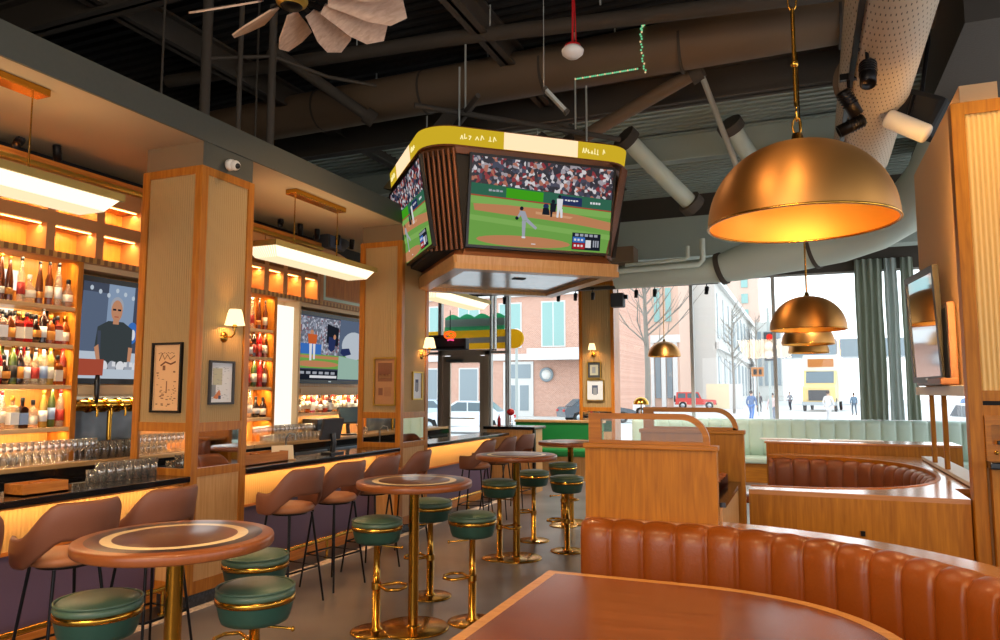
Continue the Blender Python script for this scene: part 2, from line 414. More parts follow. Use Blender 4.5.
struct('wall_right', b, 'fascia')
# soffit over the bar: plaster underside, painted front
b = MB(); b.box(-6.2, -4.6, -3.2, 11.65, 3.83, 4.06, 1)
b.add([(-6.2,-3.2,3.829),(-4.62,-3.2,3.829),(-4.62,11.65,3.829),(-6.2,11.65,3.829)], [(0,3,2,1)], 0)
struct('ceiling_soffit', b, ['plaster', 'fascia'], 'plaster soffit over the bar')

# ---- window wall at y = 16
WY = 16.1
b = MB(); b.box(-9.6, 5, WY, WY+.3, 0, .5); b.box(-9.6, 5, WY, WY+.3, 4.12, 6.33); struct('wall_window', b, 'beam', 'wall above and below the street windows')
def window(n, x0, x1, z0, z1, transoms=(), bar=.035):
    b = MB(); b.box(x0, x1, WY+.05, WY+.13, z0, z0+bar); b.box(x0, x1, WY+.05, WY+.13, z1-bar, z1)
    b.box(x0, x0+bar, WY+.03, WY+.15, z0, z1); b.box(x1-bar, x1, WY+.03, WY+.15, z0, z1)
    for t in transoms: b.box(x0, x1, WY+.05, WY+.13, t-.03, t+.03)
    o = struct('window_%d' % n, b, 'winmetal', 'street window')
    g = MB(); g.add([(x0+bar, WY+.09, z0+bar), (x1-bar, WY+.09, z0+bar), (x1-bar, WY+.09, z1-bar), (x0+bar, WY+.09, z1-bar)], [(0,1,2,3)])
    g.build('pane', 'glass', o)
xs = [(-9.6,-8.22,[2.66]), (-8.2,-6.75,[]), (-6.88,-6.45,[2.66]), (-6.42,-4.4,[]), (-4.4,-2.195,[]), (-2.195,-.54,[]), (-.54,1.375,[]), (1.375,3.22,[]), (3.22,5,[])]
for i, (a, c, t) in enumerate(xs):
    if i == 1: window(i+1, a, c, 2.7, 4.12)
    else: window(i+1, a, c, .5, 4.12, t)
# entrance door
b = MB(); b.box(-8.2, -8.12, WY, WY+.16, 0, 2.7); b.box(-7.0, -6.9, WY, WY+.16, 0, 2.7); b.box(-8.2, -6.9, WY, WY+.16, 2.6, 2.72)
b.box(-8.12, -7.92, WY+.04, WY+.1, 0, 2.58); b.box(-7.14, -7.02, WY+.04, WY+.1, 0, 2.58); b.box(-7.92, -7.14, WY+.04, WY+.1, 2.42, 2.6); b.box(-7.92, -7.14, WY+.04, WY+.1, 0, .25)
d = struct('door_1', b, 'doormetal', 'bronze framed glass entrance door')
b = MB(); b.add([(-7.92,WY+.07,.25),(-7.14,WY+.07,.25),(-7.14,WY+.07,2.42),(-7.92,WY+.07,2.42)], [(0,1,2,3)]); b.build('pane', 'glass', d)
b = MB(); b.tube([(-7.9,WY-.02,1.1),(-7.9,WY-.06,1.1),(-7.25,WY-.06,1.1),(-7.25,WY-.02,1.1)], .014, 8); b.build('push_bar', 'brass', d)
b = MB(); b.box(-8.0,-7.55,WY-.03,WY+.04,2.44,2.5); b.build('door_closer', 'steel', d)
# air curtain box over the door and a glowing sign in the window
t = thing('air_curtain', 'long black heater box mounted above the entrance door', 'heater', (-8.1, 15.9, 2.72))
b = MB(); b.box(-.75, .75, -.1, .1, 0, .27, b=.02); b.box(-.55, .2, -.08, .08, .27, .36, b=.02); b.build('housing', 'charcoal', t)
b = MB(); b.box(-.7, .7, -.104, -.1, .03, .08); b.build('vent', 'black', t)
M['neon'] = emit('neon_orange', '#ff5a1a', 1.6); M['neon2'] = emit('neon_pink', '#ff4f8a', 1.3)
t = thing('neon_sign', 'small glowing orange sign hanging by a cable above the entrance door', 'sign', (-7.72, 15.7, 3.06)); t.scale = (.62,.62,.62)
b = MB(); pts = [(.2*math.cos(a)*1.15, 0, .13*math.sin(a)) for a in [2*PI*i/20 for i in range(20)]]
b.tube(pts, .035, 8, closed=True); b.tube([(-.14,0,.0),(-.05,0,.05),(.05,0,-.04),(.14,0,.03)], .03, 8); b.build('tube_lettering', 'neon', t)
b = MB(); b.tube([(-.1,0,-.2),(.0,0,-.17),(.16,0,-.2)], .03, 8); b.build('tube_underline', 'neon2', t)
b = MB(); b.cyl((0,.02,.12),(0,.02,.95), .015, n=6); b.build('cable', 'black', t)

# header beam, window duct
b = MB(); b.box(-9.6, 5, 14.6, 15.0, 4.35, 5.15); o = b.build('ceiling_beam', 'decklit'); tag(o, 'rough grey fireproofed beam above the street windows', 'beam', kind='structure')
b = MB()
for i in range(40):
    y = 9.8+i*.17; b.box(-9.6, 5, y, y+.085, 5.98, 6.16)
o = b.build('ceiling_deck', 'decklit'); tag(o, 'grey green corrugated deck near the windows', 'ceiling', kind='structure')
M['perf'] = dots('perforated_duct', '#b3a48d', '#4a4138', 60, 120)
def duct_mesh(pts, r, n=28):
    b = MB(); b.tube(pts, r, n); return b
def uv_tube(o, k, n, length):
    me = o.data; uvl = me.uv_layers.new(name='UVMap')
    for p in me.polygons:
        vs = [me.loops[l].vertex_index for l in p.loop_indices]
        if len(vs) != 4: continue
        js = [v % n for v in vs]; wrap = max(js)-min(js) > 2
        for l, v in zip(p.loop_indices, vs):
            j = v % n; j = j+n if (wrap and j == 0) else j
            uvl.data[l].uv = (j/n, (v//n)/(k-1))
def arc_pts(p0, p1, n): return [tuple(Vector(p0).lerp(Vector(p1), i/(n-1))) for i in range(n)]
t = thing('perforated_duct', 'pale perforated round air duct running overhead towards the windows', 'duct', (.66, 5, 4.55))
pts = arc_pts((.6, -2.5, 4.62), (.72, 9.6, 4.52), 12)
b = duct_mesh(pts, .31); o = b.build('duct_tube', 'perf', t, W=True, fix=True); uv_tube(o, 12, 28, 12)
for y in (1.5, 4.4, 7.3): b = MB(); b.cyl((.66, y-.012, 4.56), (.66, y+.012, 4.56), .318, n=28); b.build('joint_band', 'duct', t, W=True)
t = thing('window_duct', 'wide grey green round duct with an elbow along the top of the windows', 'duct', (-.5, 13.3, 4.0))
P = [(-3.2,13.6,3.86),(-2.3,13.5,3.86),(-1.7,13.45,3.86),(-1.35,13.45,3.88),(-1.0,13.4,3.95),(-.5,13.3,4.04),(0,13.2,4.1),(.6,13.0,4.16),(1.1,12.6,4.25),(1.5,12.0,4.4),(1.7,11,4.55),(1.75,9.2,4.75)]
b = MB(); b.tube(P, [.22,.22,.22,.24,.3,.34,.36,.36,.36,.36,.36,.36], 24); b.build('duct_tube', 'ductgreen', t, W=True)
b = MB(); b.cyl((-1.32,13.46,3.88),(-1.24,13.44,3.9), .29, n=24); b.build('joint_band', 'beam', t, W=True); b = MB(); b.cyl((.2,13.15,4.11),(.26,13.13,4.12), .375, n=24); b.build('joint_band', 'beam', t, W=True)
t = thing('window_pipe', 'thin grey pipe with square bends below the fireproofed beam', 'pipe', (-2.4, 13.1, 4.1))
b = MB(); b.tube([(-4.2,13.0,3.86),(-1.62,13.0,3.92),(-1.55,13.0,3.99),(-1.55,13.0,4.36)], .05, 10); b.tube([(-2.9,13.0,3.98),(-1.85,13.0,4.02),(-1.8,13,4.06),(-1.8,13,4.25)], .035, 8); b.build('pipe_run', 'ductgreen', t, W=True)
b = MB(); b.box(-3.9,-2.75,13.0,13.4,4.05,4.33); o = b.build('ceiling_box', 'duct'); tag(o, 'grey plasterboard box beside the thin pipe under the beam', 'bulkhead', kind='structure')
b = MB(); b.box(-6.4, -1.4, 13.9, 14.0, 3.70, 3.76); o = b.build('track_rail', 'beam'); tag(o, 'long grey lighting track along the top of the street windows', 'lighting track')

# big round ducts and pipes crossing the ceiling
t = thing('main_duct', 'large brown round duct crossing the room behind the hanging screens', 'duct', (-2.5, 8.6, 5.78))
b = MB(); b.tube(arc_pts((-8.9,8.6,5.74),(2.9,8.6,5.84),14), .29, 24); b.build('duct_tube', 'duct', t, W=True)
for x in (-6.3,-4.6,-2.9,-1.2,.5): b = MB(); b.cyl((x-.015,8.6,5.77),(x+.015,8.6,5.77), .298, n=24); b.build('joint_band', 'beam', t, W=True)
for x in (-5.4,-3.7,-2.0,-.3): b = MB(); b.cyl((x,8.6,6.0),(x,8.6,6.17), .012, n=6); b.build('hanger_rod', 'steel_grey', t, W=True)
t = thing('ceiling_pipe', 'thin brown pipe running above the large round duct', 'pipe', (-3, 7.5, 5.9))
b = MB(); b.tube([(-8,7.4,6.0),(-3.7,7.5,5.86),(-1.47,7.5,5.68),(.4,7.5,5.55)], .085, 14); b.build('pipe_run', 'beam', t, W=True)
for x in (-5,-3.2,-1.9): b = MB(); b.cyl((x,7.5,5.9),(x,7.5,6.17), .01, n=6); b.build('hanger_rod', 'steel_grey', t, W=True)
def brace(p0, p1, r, m, label, name='ceiling_brace'):
    mid = Vector(p0).lerp(Vector(p1), .5); t = thing(name, label, 'brace', tuple(mid))
    b = MB(); b.tube([p0, p1], r, 12); b.build('tube_strut', m, t, W=True)
    d = (Vector(p1)-Vector(p0)).normalized()
    b = MB(); b.cyl(Vector(p1)-d*.12, Vector(p1)+d*.02, r*1.5, n=12); b.build('end_plate', 'beam', t, W=True); b = MB(); b.cyl(Vector(p0)-d*.02, Vector(p0)+d*.12, r*1.5, n=12); b.build('end_plate', 'beam', t, W=True)
brace((-1.05,8.95,5.62), (-2.75,9.1,4.95), .085, 'duct', 'brown diagonal tube running down from the large duct to above the screens')
brace((-1.05,8.95,5.65), (-.62,9.3,4.3), .035, 'steel_grey', 'thin grey rod slanting down from the large duct beside the tube')
brace((-2.35,10.6,5.5), (-1.5,11.6,4.6), .13, 'ductgreen', 'thick pale grey strut in front of the corrugated deck')
brace((-.9,11.2,5.7), (-.4,12,4.9), .13, 'ductgreen', 'pale grey strut partly behind the large brass dome')
brace((-3.6,10.2,5.45), (-2.9,10.7,4.95), .12, 'steel_grey', 'short light grey strut just above the screen housing')
brace((-5.9,7.0,5.9), (-5.0,7.9,5.2), .07, 'beam', 'brown diagonal strut above the bar soffit', 'ceiling_brace')
# dark framing: beams across and along
def beam(x0,x1,y0,y1,z0,z1,label,m='beam',flange=True):
    b = MB()
    if abs(x1-x0) > abs(y1-y0):
        b.box(x0,x1,y0,y1,z0,z0+.03); b.box(x0,x1,y0,y1,z1-.03,z1); ym=(y0+y1)/2; b.box(x0,x1,ym-.02,ym+.02,z0,z1)
    else:
        b.box(x0,x1,y0,y1,z0,z0+.03); b.box(x0,x1,y0,y1,z1-.03,z1); xm=(x0+x1)/2; b.box(xm-.02,xm+.02,y0,y1,z0,z1)
    o = b.build('ceiling_beam', m); tag(o, label, 'beam', kind='structure')
beam(-9.6,5,5.3,5.5,5.75,6.15,'dark steel beam across the ceiling above the palm fan')
beam(-9.6,5,9.7,9.9,5.55,6.0,'dark steel beam across the ceiling behind the large duct')
beam(-9.6,5,12.0,12.2,5.5,5.95,'grey steel beam across the ceiling near the windows','decklit')
beam(-3.4,-3.2,2,14.6,5.8,6.15,'dark steel beam running along the room')
beam(-6.9,-6.7,2,14.6,5.8,6.15,'dark steel beam above the bar')
beam(1.9,2.1,-2,14.6,5.2,5.9,'dark steel beam beside the perforated duct')
b = MB(); b.box(1.4,5,7.2,9.5,4.9,6.2); o = b.build('ceiling_bulkhead','beam'); tag(o,'brown grey bulkhead above the right-hand pillar','bulkhead',kind='structure')
# hanging rods in the dark void over the bar
for i,(x,y,l) in enumerate(((-6.0,3.4,'near the top corner'),(-5.6,5.1,'in the middle of the void'),(-5.5,6.3,'before the vertical conduits'))):
    b = MB(); b.cyl((x,y,4.06),(x,y,6.2), .012, n=6); o = b.build('hanger_rod','beam'); tag(o,'thin steel hanger rod above the soffit, '+l,'rod')
t = thing('conduit_riser','grey vertical conduits rising from the soffit to the ceiling','conduit',(-5.2,5.5,4.06))
for x,y,r in ((-5.35,5.4,.05),(-5.15,5.65,.025),(-5.0,5.95,.04)):
    b = MB(); b.cyl((x,y,4.065),(x,y,5.75), r, n=8); b.build('conduit','beam',t,W=True)
b = MB(); b.tube([(-5.35,5.4,5.0),(-5.0,5.95,5.2),(-4.7,6.5,5.15),(-4.4,7.0,5.2)], .02, 6); b.build('conduit','beam',t,W=True)
# string of small green lights along the duct
M['greenled'] = emit('green_led', '#7ce0a0', .8); M['warmled'] = emit('warm_led', '#ffd9a0', .8)
t = thing('string_lights','string of tiny green and white lights wound round the large duct','string lights',(-1.7,8.3,5.6))
b = MB(); w = MB()
for i in range(34):
    x = -2.45+i*.023; p = (x, 8.4, 5.52); (w if i % 4 == 0 else b).ell(p, (.012,.012,.012), 6, 4)
for i in range(26):
    a = R(-75)+R(150)*i/25; p = (-1.62+.01*math.sin(i*2), 8.6-.305*math.cos(a), 5.81+.305*math.sin(a)); (w if i % 4 == 0 else b).ell(p, (.012,.012,.012), 6, 4)
b.build('green_bulbs','greenled',t,W=True); w.build('white_bulbs','warmled',t,W=True)
b = MB(); b.tube([(-2.45,8.4,5.53),(-1.65,8.4,5.53)], .004, 5); b.build('wire','black',t,W=True)

# ------------------------------------------------------------------ curtains
def curtain(name, x0, x1, y, z0, z1, m, folds, label, amp=.06, parent=None):
    G = []; k = folds*8
    for z in (z0, z0+(z1-z0)*.35, z0+(z1-z0)*.7, z1):
        G.append([(x0+(x1-x0)*i/k+.01*math.sin(z*3+i), y-amp*math.sin(2*PI*folds*i/k+.4*math.sin(z)), z) for i in range(k+1)])
    b = MB(); b.grid(G); back = [[(p[0], p[1]+.012, p[2]) for p in r] for r in G]; b.grid(back)
    o = b.build(name, m, fix=False); tag(o, label, 'curtain'); return o
curtain('curtain', .98, 1.46, 15.9, 1.19, 4.3, 'curtain', 4, 'dark grey green curtain hanging beside the street window', .045)
curtain('curtain', 1.5, 1.72, 15.92, 1.19, 4.3, 'curtain2', 2, 'pale grey green curtain panel next to the dark one', .04)
curtain('curtain', 1.78, 2.0, 15.92, 1.19, 4.3, 'curtain', 2, 'narrow grey green curtain strip behind the wall television', .04)

# ------------------------------------------------------------------ pillars by the bar
def wall_frame(loc, rz, w, h, label, art, frame='blackmetal', cat='picture'):
    # framed picture standing out from a wall; local +x along the wall, -y out of it, z up from its centre
    t = thing('framed_picture', label, cat, loc, rz)
    b = MB(); f = .018
    o = [(-w/2,-h/2),(w/2,-h/2),(w/2,h/2),(-w/2,h/2)]; i = [(-w/2+f,-h/2+f),(w/2-f,-h/2+f),(w/2-f,h/2-f),(-w/2+f,h/2-f)]
    b.ring(o, i, -.03, 0, 'Y'); b.build('frame', frame, t)
    b = MB(); mats = art(b, w-2*f, h-2*f); b.build('print', mats, t, fix=False)
    return t
def q(b, x0, x1, z0, z1, y, mi):   # small flat patch of print
    b.add([(x0,y,z0),(x1,y,z0),(x1,y,z1),(x0,y,z1)], [(0,1,2,3)], mi)
M['paper_tan'] = mat('paper_tan', '#dfb487', .7); M['ink_brown'] = mat('ink_brown', '#7a4e34', .7); M['paper_white'] = mat('paper_white', '#dcdfe2', .6)
M['ink_grey'] = mat('ink_grey', '#8f9499', .7); M['ink_sage'] = mat('ink_sage', '#b9b8a0', .7); M['ink_orange'] = mat('ink_orange', '#cf7f4f', .7); M['ink_navy'] = mat('ink_navy', '#46506a', .7)
M['sepia'] = mat('sepia', '#a97a52', .7); M['sepia_dk'] = mat('sepia_dark', '#7c4f38', .7)
def art_menu(b, w, h):
    q(b, -w/2, w/2, -h/2, h/2, -.012, 0); r = random.Random(3)
    for k in range(9): q(b, -.1+k*.02, -.088+k*.02, h/2-.075+.005*(k%2), h/2-.068+.005*(k%2), -.0125, 1)
    b.tube([(-.09,-.0128,.14),(-.06,-.0128,.2),(-.03,-.0128,.15),(0,-.0128,.19),(.03,-.0128,.15),(.08,-.0128,.18)], .004, 5, 1)
    b.tube([(-.07,-.0128,.1),(-.02,-.0128,.13),(.04,-.0128,.11),(.09,-.0128,.13)], .007, 5, 1)
    q(b, -.05, -.02, .06, .1, -.0125, 1)
    for k in range(60):
        x = r.uniform(-w/2+.03, w/2-.05); z = r.uniform(-h/2+.03, .05); 
        if abs(x) < .05 and z > -.1: continue
        q(b, x, x+r.uniform(.008,.028), z, z+r.uniform(.004,.009), -.0125, 1)
    q(b, -.006, .006, -.12, -.03, -.0125, 1)
    for x in (-w/2+.012, w/2-.015): q(b, x, x+.003, -h/2+.02, h/2-.02, -.0125, 1)
    return ['paper_tan', 'ink_brown']
def art_map(b, w, h):
    q(b, -w/2, w/2, -h/2, h/2, -.012, 0); q(b, -.1, .01, -.02, .12, -.0125, 2); q(b, -.11, -.06, -.12, -.02, -.0125, 1)
    b.prism([(-.09,-.13),(-.02,-.06),(0,-.1),(-.04,-.14)], -.0132, -.0125, 'Y', 3); q(b, -.03, 0, -.14, -.11, -.0134, 4)
    r = random.Random(5)
    for k in range(40): x = r.uniform(-w/2+.02, w/2-.05); z = r.uniform(-h/2+.02, h/2-.03); q(b, x, x+.02, z, z+.003, -.0126, 1)
    return ['paper_white', 'ink_grey', 'ink_sage', 'ink_orange', 'ink_navy']
def art_photo(b, w, h):
    q(b, -w/2, w/2, -h/2, h/2, -.012, 0); q(b, -w/2+.04, w/2-.04, 0, h/2-.05, -.0125, 1); q(b, -w/2+.05, -.03, -.17, -.08, -.0125, 2)
    r = random.Random(8)
    for k in range(16): x = -w/2+.06+k*(w-.13)/16; q(b, x, x+.012, .1+r.uniform(-.03,.03), .16+r.uniform(-.03,.03), -.0128, 2); q(b, x, x+.014, .04, .09, -.0128, 0)
    for k in range(8): q(b, -.01, w/2-.05, -.18+k*.014, -.175+k*.014, -.0125, 2)
    return ['sepia', 'ink_brown', 'sepia_dk']
def art_plain(b, w, h):
    q(b, -w/2, w/2, -h/2, h/2, -.012, 0); q(b, -w/5, w/6, -h/5, h/4, -.0125, 1); q(b, -w/8, w/10, -h/4, h/8, -.0127, 2)
    return ['paper_white', 'ink_navy', 'ink_grey']
def art_green(b, w, h):
    q(b, -w/2, w/2, -h/2, h/2, -.012, 0); q(b, -w/3, w/3, -h/3, h/3, -.0125, 1); q(b, -w/6, w/8, -h/5, h/5, -.0127, 2)
    return ['charcoal', 'ink_sage', 'ink_grey']
def sconce(loc, rz, label):
    # local: wall at y=0, out towards -y
    t = thing('wall_sconce', label, 'wall lamp', loc, rz, 'wall sconces on the pillars')
    b = MB(); b.M = Matrix.Rotation(R(90), 4, 'X'); b.lathe([(0,.022),(.03,.02),(.048,.008),(.05,0)], n=20); b.M = Matrix.Identity(4); b.build('backplate', 'brass', t)
    b = MB(); b.tube([(0,-.02,0),(0,-.09,.0),(0,-.12,.025),(0,-.12,.09)], .008, 8); b.lathe([(0,.075),(.022,.078),(.018,.1),(.008,.11)], (0,-.12,0), 12); b.build('arm', 'brass', t)
    b = MB(); b.lathe([(.085,.1),(.078,.12),(.062,.2),(.05,.235),(.048,.235),(.06,.2),(.076,.12),(.083,.1)], (0,-.12,0), 24); b.build('lamp_shade', 'shade', t)
    p = Matrix.Translation(loc) @ Matrix.Rotation(rz, 4, 'Z') @ Vector((0,-.12,.15))
    light('sconce_bulb', 'POINT', p, 7, '#ffb765', .03)
    return t
def pillar(x0, x1, y0, y1, label, ztop=3.62, zc=3.83, cap='fascia', rib='rib'):
    t = thing('panelled_pillar', label, 'pillar', ((x0+x1)/2, (y0+y1)/2, 0)); e = .075
    b = MB(); b.box(x0+.02, x1-.02, y0+.02, y1-.02, 0, zc); b.build('core', 'capplaster', t, W=True)
    b = MB(); b.box(x1-.02, x1-.012, y0+.02, y1-.02, ztop, zc); b.build('painted_cap', cap, t, W=True)
    b = MB()
    for (a, c) in ((x0,y0),(x1-e,y0),(x0,y1-e),(x1-e,y1-e)): b.box(a, a+e, c, c+e, .1, ztop, b=.006)
    b.build('corner_post', 'post', t, W=True)
    b = MB()
    for z0, z1 in ((ztop-.07,ztop),(1.395,1.47),(1.03,1.1),(.1,.2)):
        b.box(x0+e, x1-e, y0+.004, y0+.05, z0, z1); b.box(x0+.004, x0+.05, y0+e, y1-e, z0, z1); b.box(x1-.05, x1-.004, y0+e, y1-e, z0, z1); b.box(x0+e, x1-e, y1-.05, y1-.004, z0, z1)
    b.build('rail', 'post', t, W=True)
    b = MB(); b.flutes(x0+e, x1-e, 1.47, ztop-.07, 'Y', y0+.018, -1); b.build('ribbed_panel', rib, t, W=True, fix=False)
    b = MB(); b.flutes(y0+e, y1-e, 1.47, ztop-.07, 'X', x1-.018, 1); b.build('ribbed_panel', rib, t, W=True, fix=False)
    b = MB(); b.box(x0+e, x1-e, y0+.016, y0+.03, 1.1, 1.395); b.build('mirror', 'mirror', t, W=True)
    b = MB(); b.box(x1-.03, x1-.016, y0+e, y1-e, 1.1, 1.395); b.build('mirror', 'mirror', t, W=True)
    b = MB(); b.box(x0+e, x1-e, y0+.012, y0+.03, .2, 1.03); b.box(x1-.03, x1-.012, y0+e, y1-e, .2, 1.03); b.build('lower_panel', 'pale_oak', t, W=True)
    b = MB(); b.box(x0-.005, x1+.005, y0-.005, y1+.005, 0, .1); b.build('tile_base', 'darktile', t, W=True)
    return t
pillar(-5.27, -4.6, 4.65, 5.29, 'nearer bar pillar with tan ribbed panels, tall menu picture and sconce')
pillar(-5.22, -4.6, 8.0, 8.72, 'further bar pillar with tan ribbed panels and sepia photo, behind the second pendant bar light')
wall_frame((-4.9, 4.665, 1.84), 0, .33, .58, 'tall tan menu print in dark frame on the nearer bar pillar', art_menu)
wall_frame((-4.618, 4.96, 1.8), R(90), .29, .37, 'white map print in grey frame below the sconce on nearer pillar', art_map, 'charcoal')
wall_frame((-4.83, 8.015, 1.85), 0, .32, .6, 'sepia photograph in brass frame on the further bar pillar', art_photo, 'brassdull')
wall_frame((-4.618, 8.42, 1.8), R(90), .26, .36, 'small white picture in gilt frame below the sconce on further bar pillar', art_plain, 'brassdull')
sconce((-4.618, 4.98, 2.19), R(90), 'lit brass sconce with white shade on the nearer bar pillar')
sconce((-4.618, 8.55, 2.19), R(90), 'lit brass sconce with white shade on the further bar pillar')
# pillar by the street windows
px0, px1 = -4.42, -3.66
t = thing('panelled_pillar', 'slim ribbed pillar against the street windows with sconce and two small pictures', 'pillar', (-4.04, 15.5, 0))
b = MB(); b.box(px0+.02, px1-.02, 15.22, 15.7, 0, 4.12); b.build('core', 'wallplaster', t, W=True)
b = MB()
for x in (px0, px1-.07): b.box(x, x+.07, 15.2, 15.72, 0, 4.05)
b.box(px0+.07, px1-.07, 15.205, 15.25, 1.32, 1.4); b.box(px0+.07, px1-.07, 15.205, 15.25, 3.98, 4.05); b.build('frame', 'oak', t, W=True)
b = MB(); b.flutes(px0+.07, px1-.07, 1.4, 3.98, 'Y', 15.22, -1, .05); b.build('ribbed_panel', 'rib', t, W=True, fix=False)
b = MB(); b.box(px0+.07, px1-.07, 15.21, 15.22, .9, 1.32); b.build('mirror', 'mirror', t, W=True)
b = MB(); b.box(px0+.07, px1-.07, 15.205, 15.22, .1, .9); b.build('lower_panel', 'pale_oak', t, W=True)
sconce((-4.1, 15.2, 2.5), 0, 'lit brass sconce on the slim pillar by the street windows')
wall_frame((-4.09, 15.2, 2.18), 0, .3, .36, 'small dark print with green centre on the slim window pillar', art_green, 'brassdull')
wall_frame((-4.07, 15.2, 1.76), 0, .38, .44, 'grey print in gilt frame, lower one on the slim window pillar', art_plain, 'brassdull')
# security camera on the soffit face
t = thing('security_camera', 'white dome security camera above the nearer bar pillar', 'camera', (-4.58, 4.93, 3.69))
b = MB(); b.M = Matrix.Rotation(R(90), 4, 'Y'); b.lathe([(0,0),(.05,0),(.05,.03),(.045,.05),(0,.05)], n=20); b.build('mount', 'white', t)
b = MB(); b.ell((.07,0,-.01), (.045,.045,.045)); b.build('housing', 'white', t)
b = MB(); b.ell((.1,-.005,-.02), (.026,.026,.026)); b.build('lens', 'blackplastic', t)

# ------------------------------------------------------------------ the bar
def bar_unit(y0, y1, label, rail=True):
    t = thing('bar_counter', label, 'bar counter', (-4.9, y0, 0))
    b = MB(); b.box(-5.04, -4.59, y0, y1, 1.0, 1.045, b=.008); b.build('worktop', 'stone', t, W=True)
    b = MB(); b.box(-4.96, -4.935, y0, y1, .1, .66); b.build('front_panel', 'purple', t, W=True)
    b = MB(); b.flutes(y0, y1, .66, .985, 'X', -4.935, 1, .03, .01); b.build('fluted_panel', 'ribgold', t, W=True, fix=False)
    b = MB(); b.box(-4.95, -4.92, y0, y1, .64, .665); b.box(-4.96,-4.9,y0,y1,0,.1); b.build('rail_trim', 'oak_y', t, W=True)
    b = MB(); b.box(-4.96, -4.62, y0, y1, .985, 1.0); b.build('underside', 'oak_y', t, W=True)
    b = MB(); b.box(-5.02, -5.0, y0, y1, .1, 1.0); b.build('rear_panel', 'steel', t, W=True)
    if rail:
        b = MB(); b.cyl((-4.68, y0+.02, .2), (-4.68, y1-.02, .2), .022, n=14); b.build('foot_rail', 'brass', t, W=True)
        n = max(2, int((y1-y0)/1.1)+1)
        for i in range(n):
            y = y0+.15+(y1-y0-.3)*i/(n-1); b = MB(); b.tube([(-4.68,y,.2),(-4.68,y,.0)], .014, 8); b.cyl((-4.68,y,0),(-4.68,y,.012), .035, n=14); b.build('rail_bracket', 'brass', t, W=True)
    light('counter_strip', 'AREA', (-4.8, (y0+y1)/2, .978), 2.6*(y1-y0), '#ffc987', .03, y1-y0-.1, (0, R(28), 0))
bar_unit(.8, 4.645, 'black topped bar counter stretch in front of the nearer bottle shelves')
bar_unit(5.295, 7.995, 'black topped bar counter between the two bar pillars')
bar_unit(8.725, 11.6, 'black topped bar counter beyond the further bar pillar')
# back counter with fridges
M['fridge'] = mat('fridge_front', '#76828e', .3, .5)
def back_counter(y0, y1, n, label):
    t = thing('back_counter', label, 'back counter', (-5.9, y0, 0))
    b = MB(); b.box(-6.19, -5.72, y0, y1, 1.09, 1.13, b=.006); b.build('worktop', 'backtop', t, W=True)
    b = MB(); b.box(-6.19, -5.74, y0, y1, .1, 1.02); b.box(-6.19, -5.8, y0, y1, 0, .1); b.build('carcass', 'blackplastic', t, W=True)
    b = MB(); b.box(-5.76, -5.712, y0, y1, 1.02, 1.09); b.build('edge_trim', 'stone', t, W=True)
    w = (y1-y0)/n
    for i in range(n):
        a = y0+i*w; d = None
        b = MB(); b.box(-5.74, -5.715, a+.03, a+w-.03, .2, .99, b=.006); d = b.build('door', 'fridge' if i % 3 else 'blackmetal', t, W=True)
        b = MB(); b.tube([(-5.715,a+.1,.93),(-5.69,a+.1,.93),(-5.69,a+w-.1,.93),(-5.715,a+w-.1,.93)], .009, 6); h = b.build('handle', 'steel', d, W=False)
        h.parent = d; h.location = -Vector((-5.9, y0, 0))
back_counter(1.8, 6.7, 7, 'back counter with dark fridge doors below the nearer shelves')
back_counter(6.72, 11.6, 7, 'back counter with dark fridge doors below the further shelves')

# ------------------------------------------------------------------ back bar millwork
XB = -6.2; XF = -5.92
SZ = [2.46, 2.13, 1.78, 1.42]
M['dentil'] = stripes('rope_trim', '#bf904c', '#86592c', 13., 'Y', .5)
M['taupe'] = mat('taupe_trim', '#bd8552', .55)
M['paletrim'] = mat('pale_trim', '#d8b98c', .5)
M['slate'] = ramp_noise('slate_panel', 'n', [(.3, '#5a636b'), (.6, '#7b868e'), (.75, '#9aa1a6')], 4, rough=.2, const=False)
def upper_cabinet(y0, y1, name, label, n, rows, arch=None):
    t = thing('upper_cabinet', label, 'cabinet', (XB, y0, 2.87))
    b = MB(); b.box(XB, XB+.02, y0, y1, 2.87, 3.62); b.build('back_panel', 'shelfback', t, W=True)
    b = MB(); b.box(XB, XF, y0, y1, 2.87, 2.9); b.box(XB, XF, y0, y1, 3.16 if rows > 1 else 3.2, 3.27 if rows > 1 else 3.24); b.box(XB, XF-.02, y0, y1, 3.45, 3.62)
    w = (y1-y0)/n
    for i in range(n+1):
        y = y0+i*w; b.box(XB, XF-.006, max(y-.04, y0), min(y+.04, y1), 2.872, 3.598)
    b.build('frame', 'taupe', t, W=True)
    b = MB(); b.box(XF-.015, XF+.02, y0, y1, 2.875, 2.925); b.build('rope_trim', 'dentil', t, W=True)
    b = MB(); b.box(XF-.02, XF+.05, y0, y1, 3.6, 3.645, b=.012); b.build('cornice', 'brassdull', t, W=True)
    b = MB(); b.box(XF-.02, XF+.01, y0, y1, 3.645, 3.7); b.build('top_board', 'oak_y', t, W=True)
    zs = (3.155, 3.445) if rows > 1 else (3.195, 3.445)
    k = 0
    for z in zs[:rows]:
        b = MB()
        for i in range(n): b.box(XF-.05, XF-.035, y0+i*w+.07, y0+(i+1)*w-.07, z-.008, z)
        b.build('led_strip', 'strip', t, W=True)
        light('cubby_strip', 'AREA', (XF-.09, (y0+y1)/2, z-.012), 8*(y1-y0), '#ffc678', .02, y1-y0-.1, (0, R(12), 0))
    return t
upper_cabinet(2.4, 6.7, 'near', 'upper cabinet of small lit cubbies above the nearer television', 9, 2)
t2 = upper_cabinet(6.72, 8.12, 'far', 'upper cabinet of three lit cubbies beside the arched panel', 4, 1)
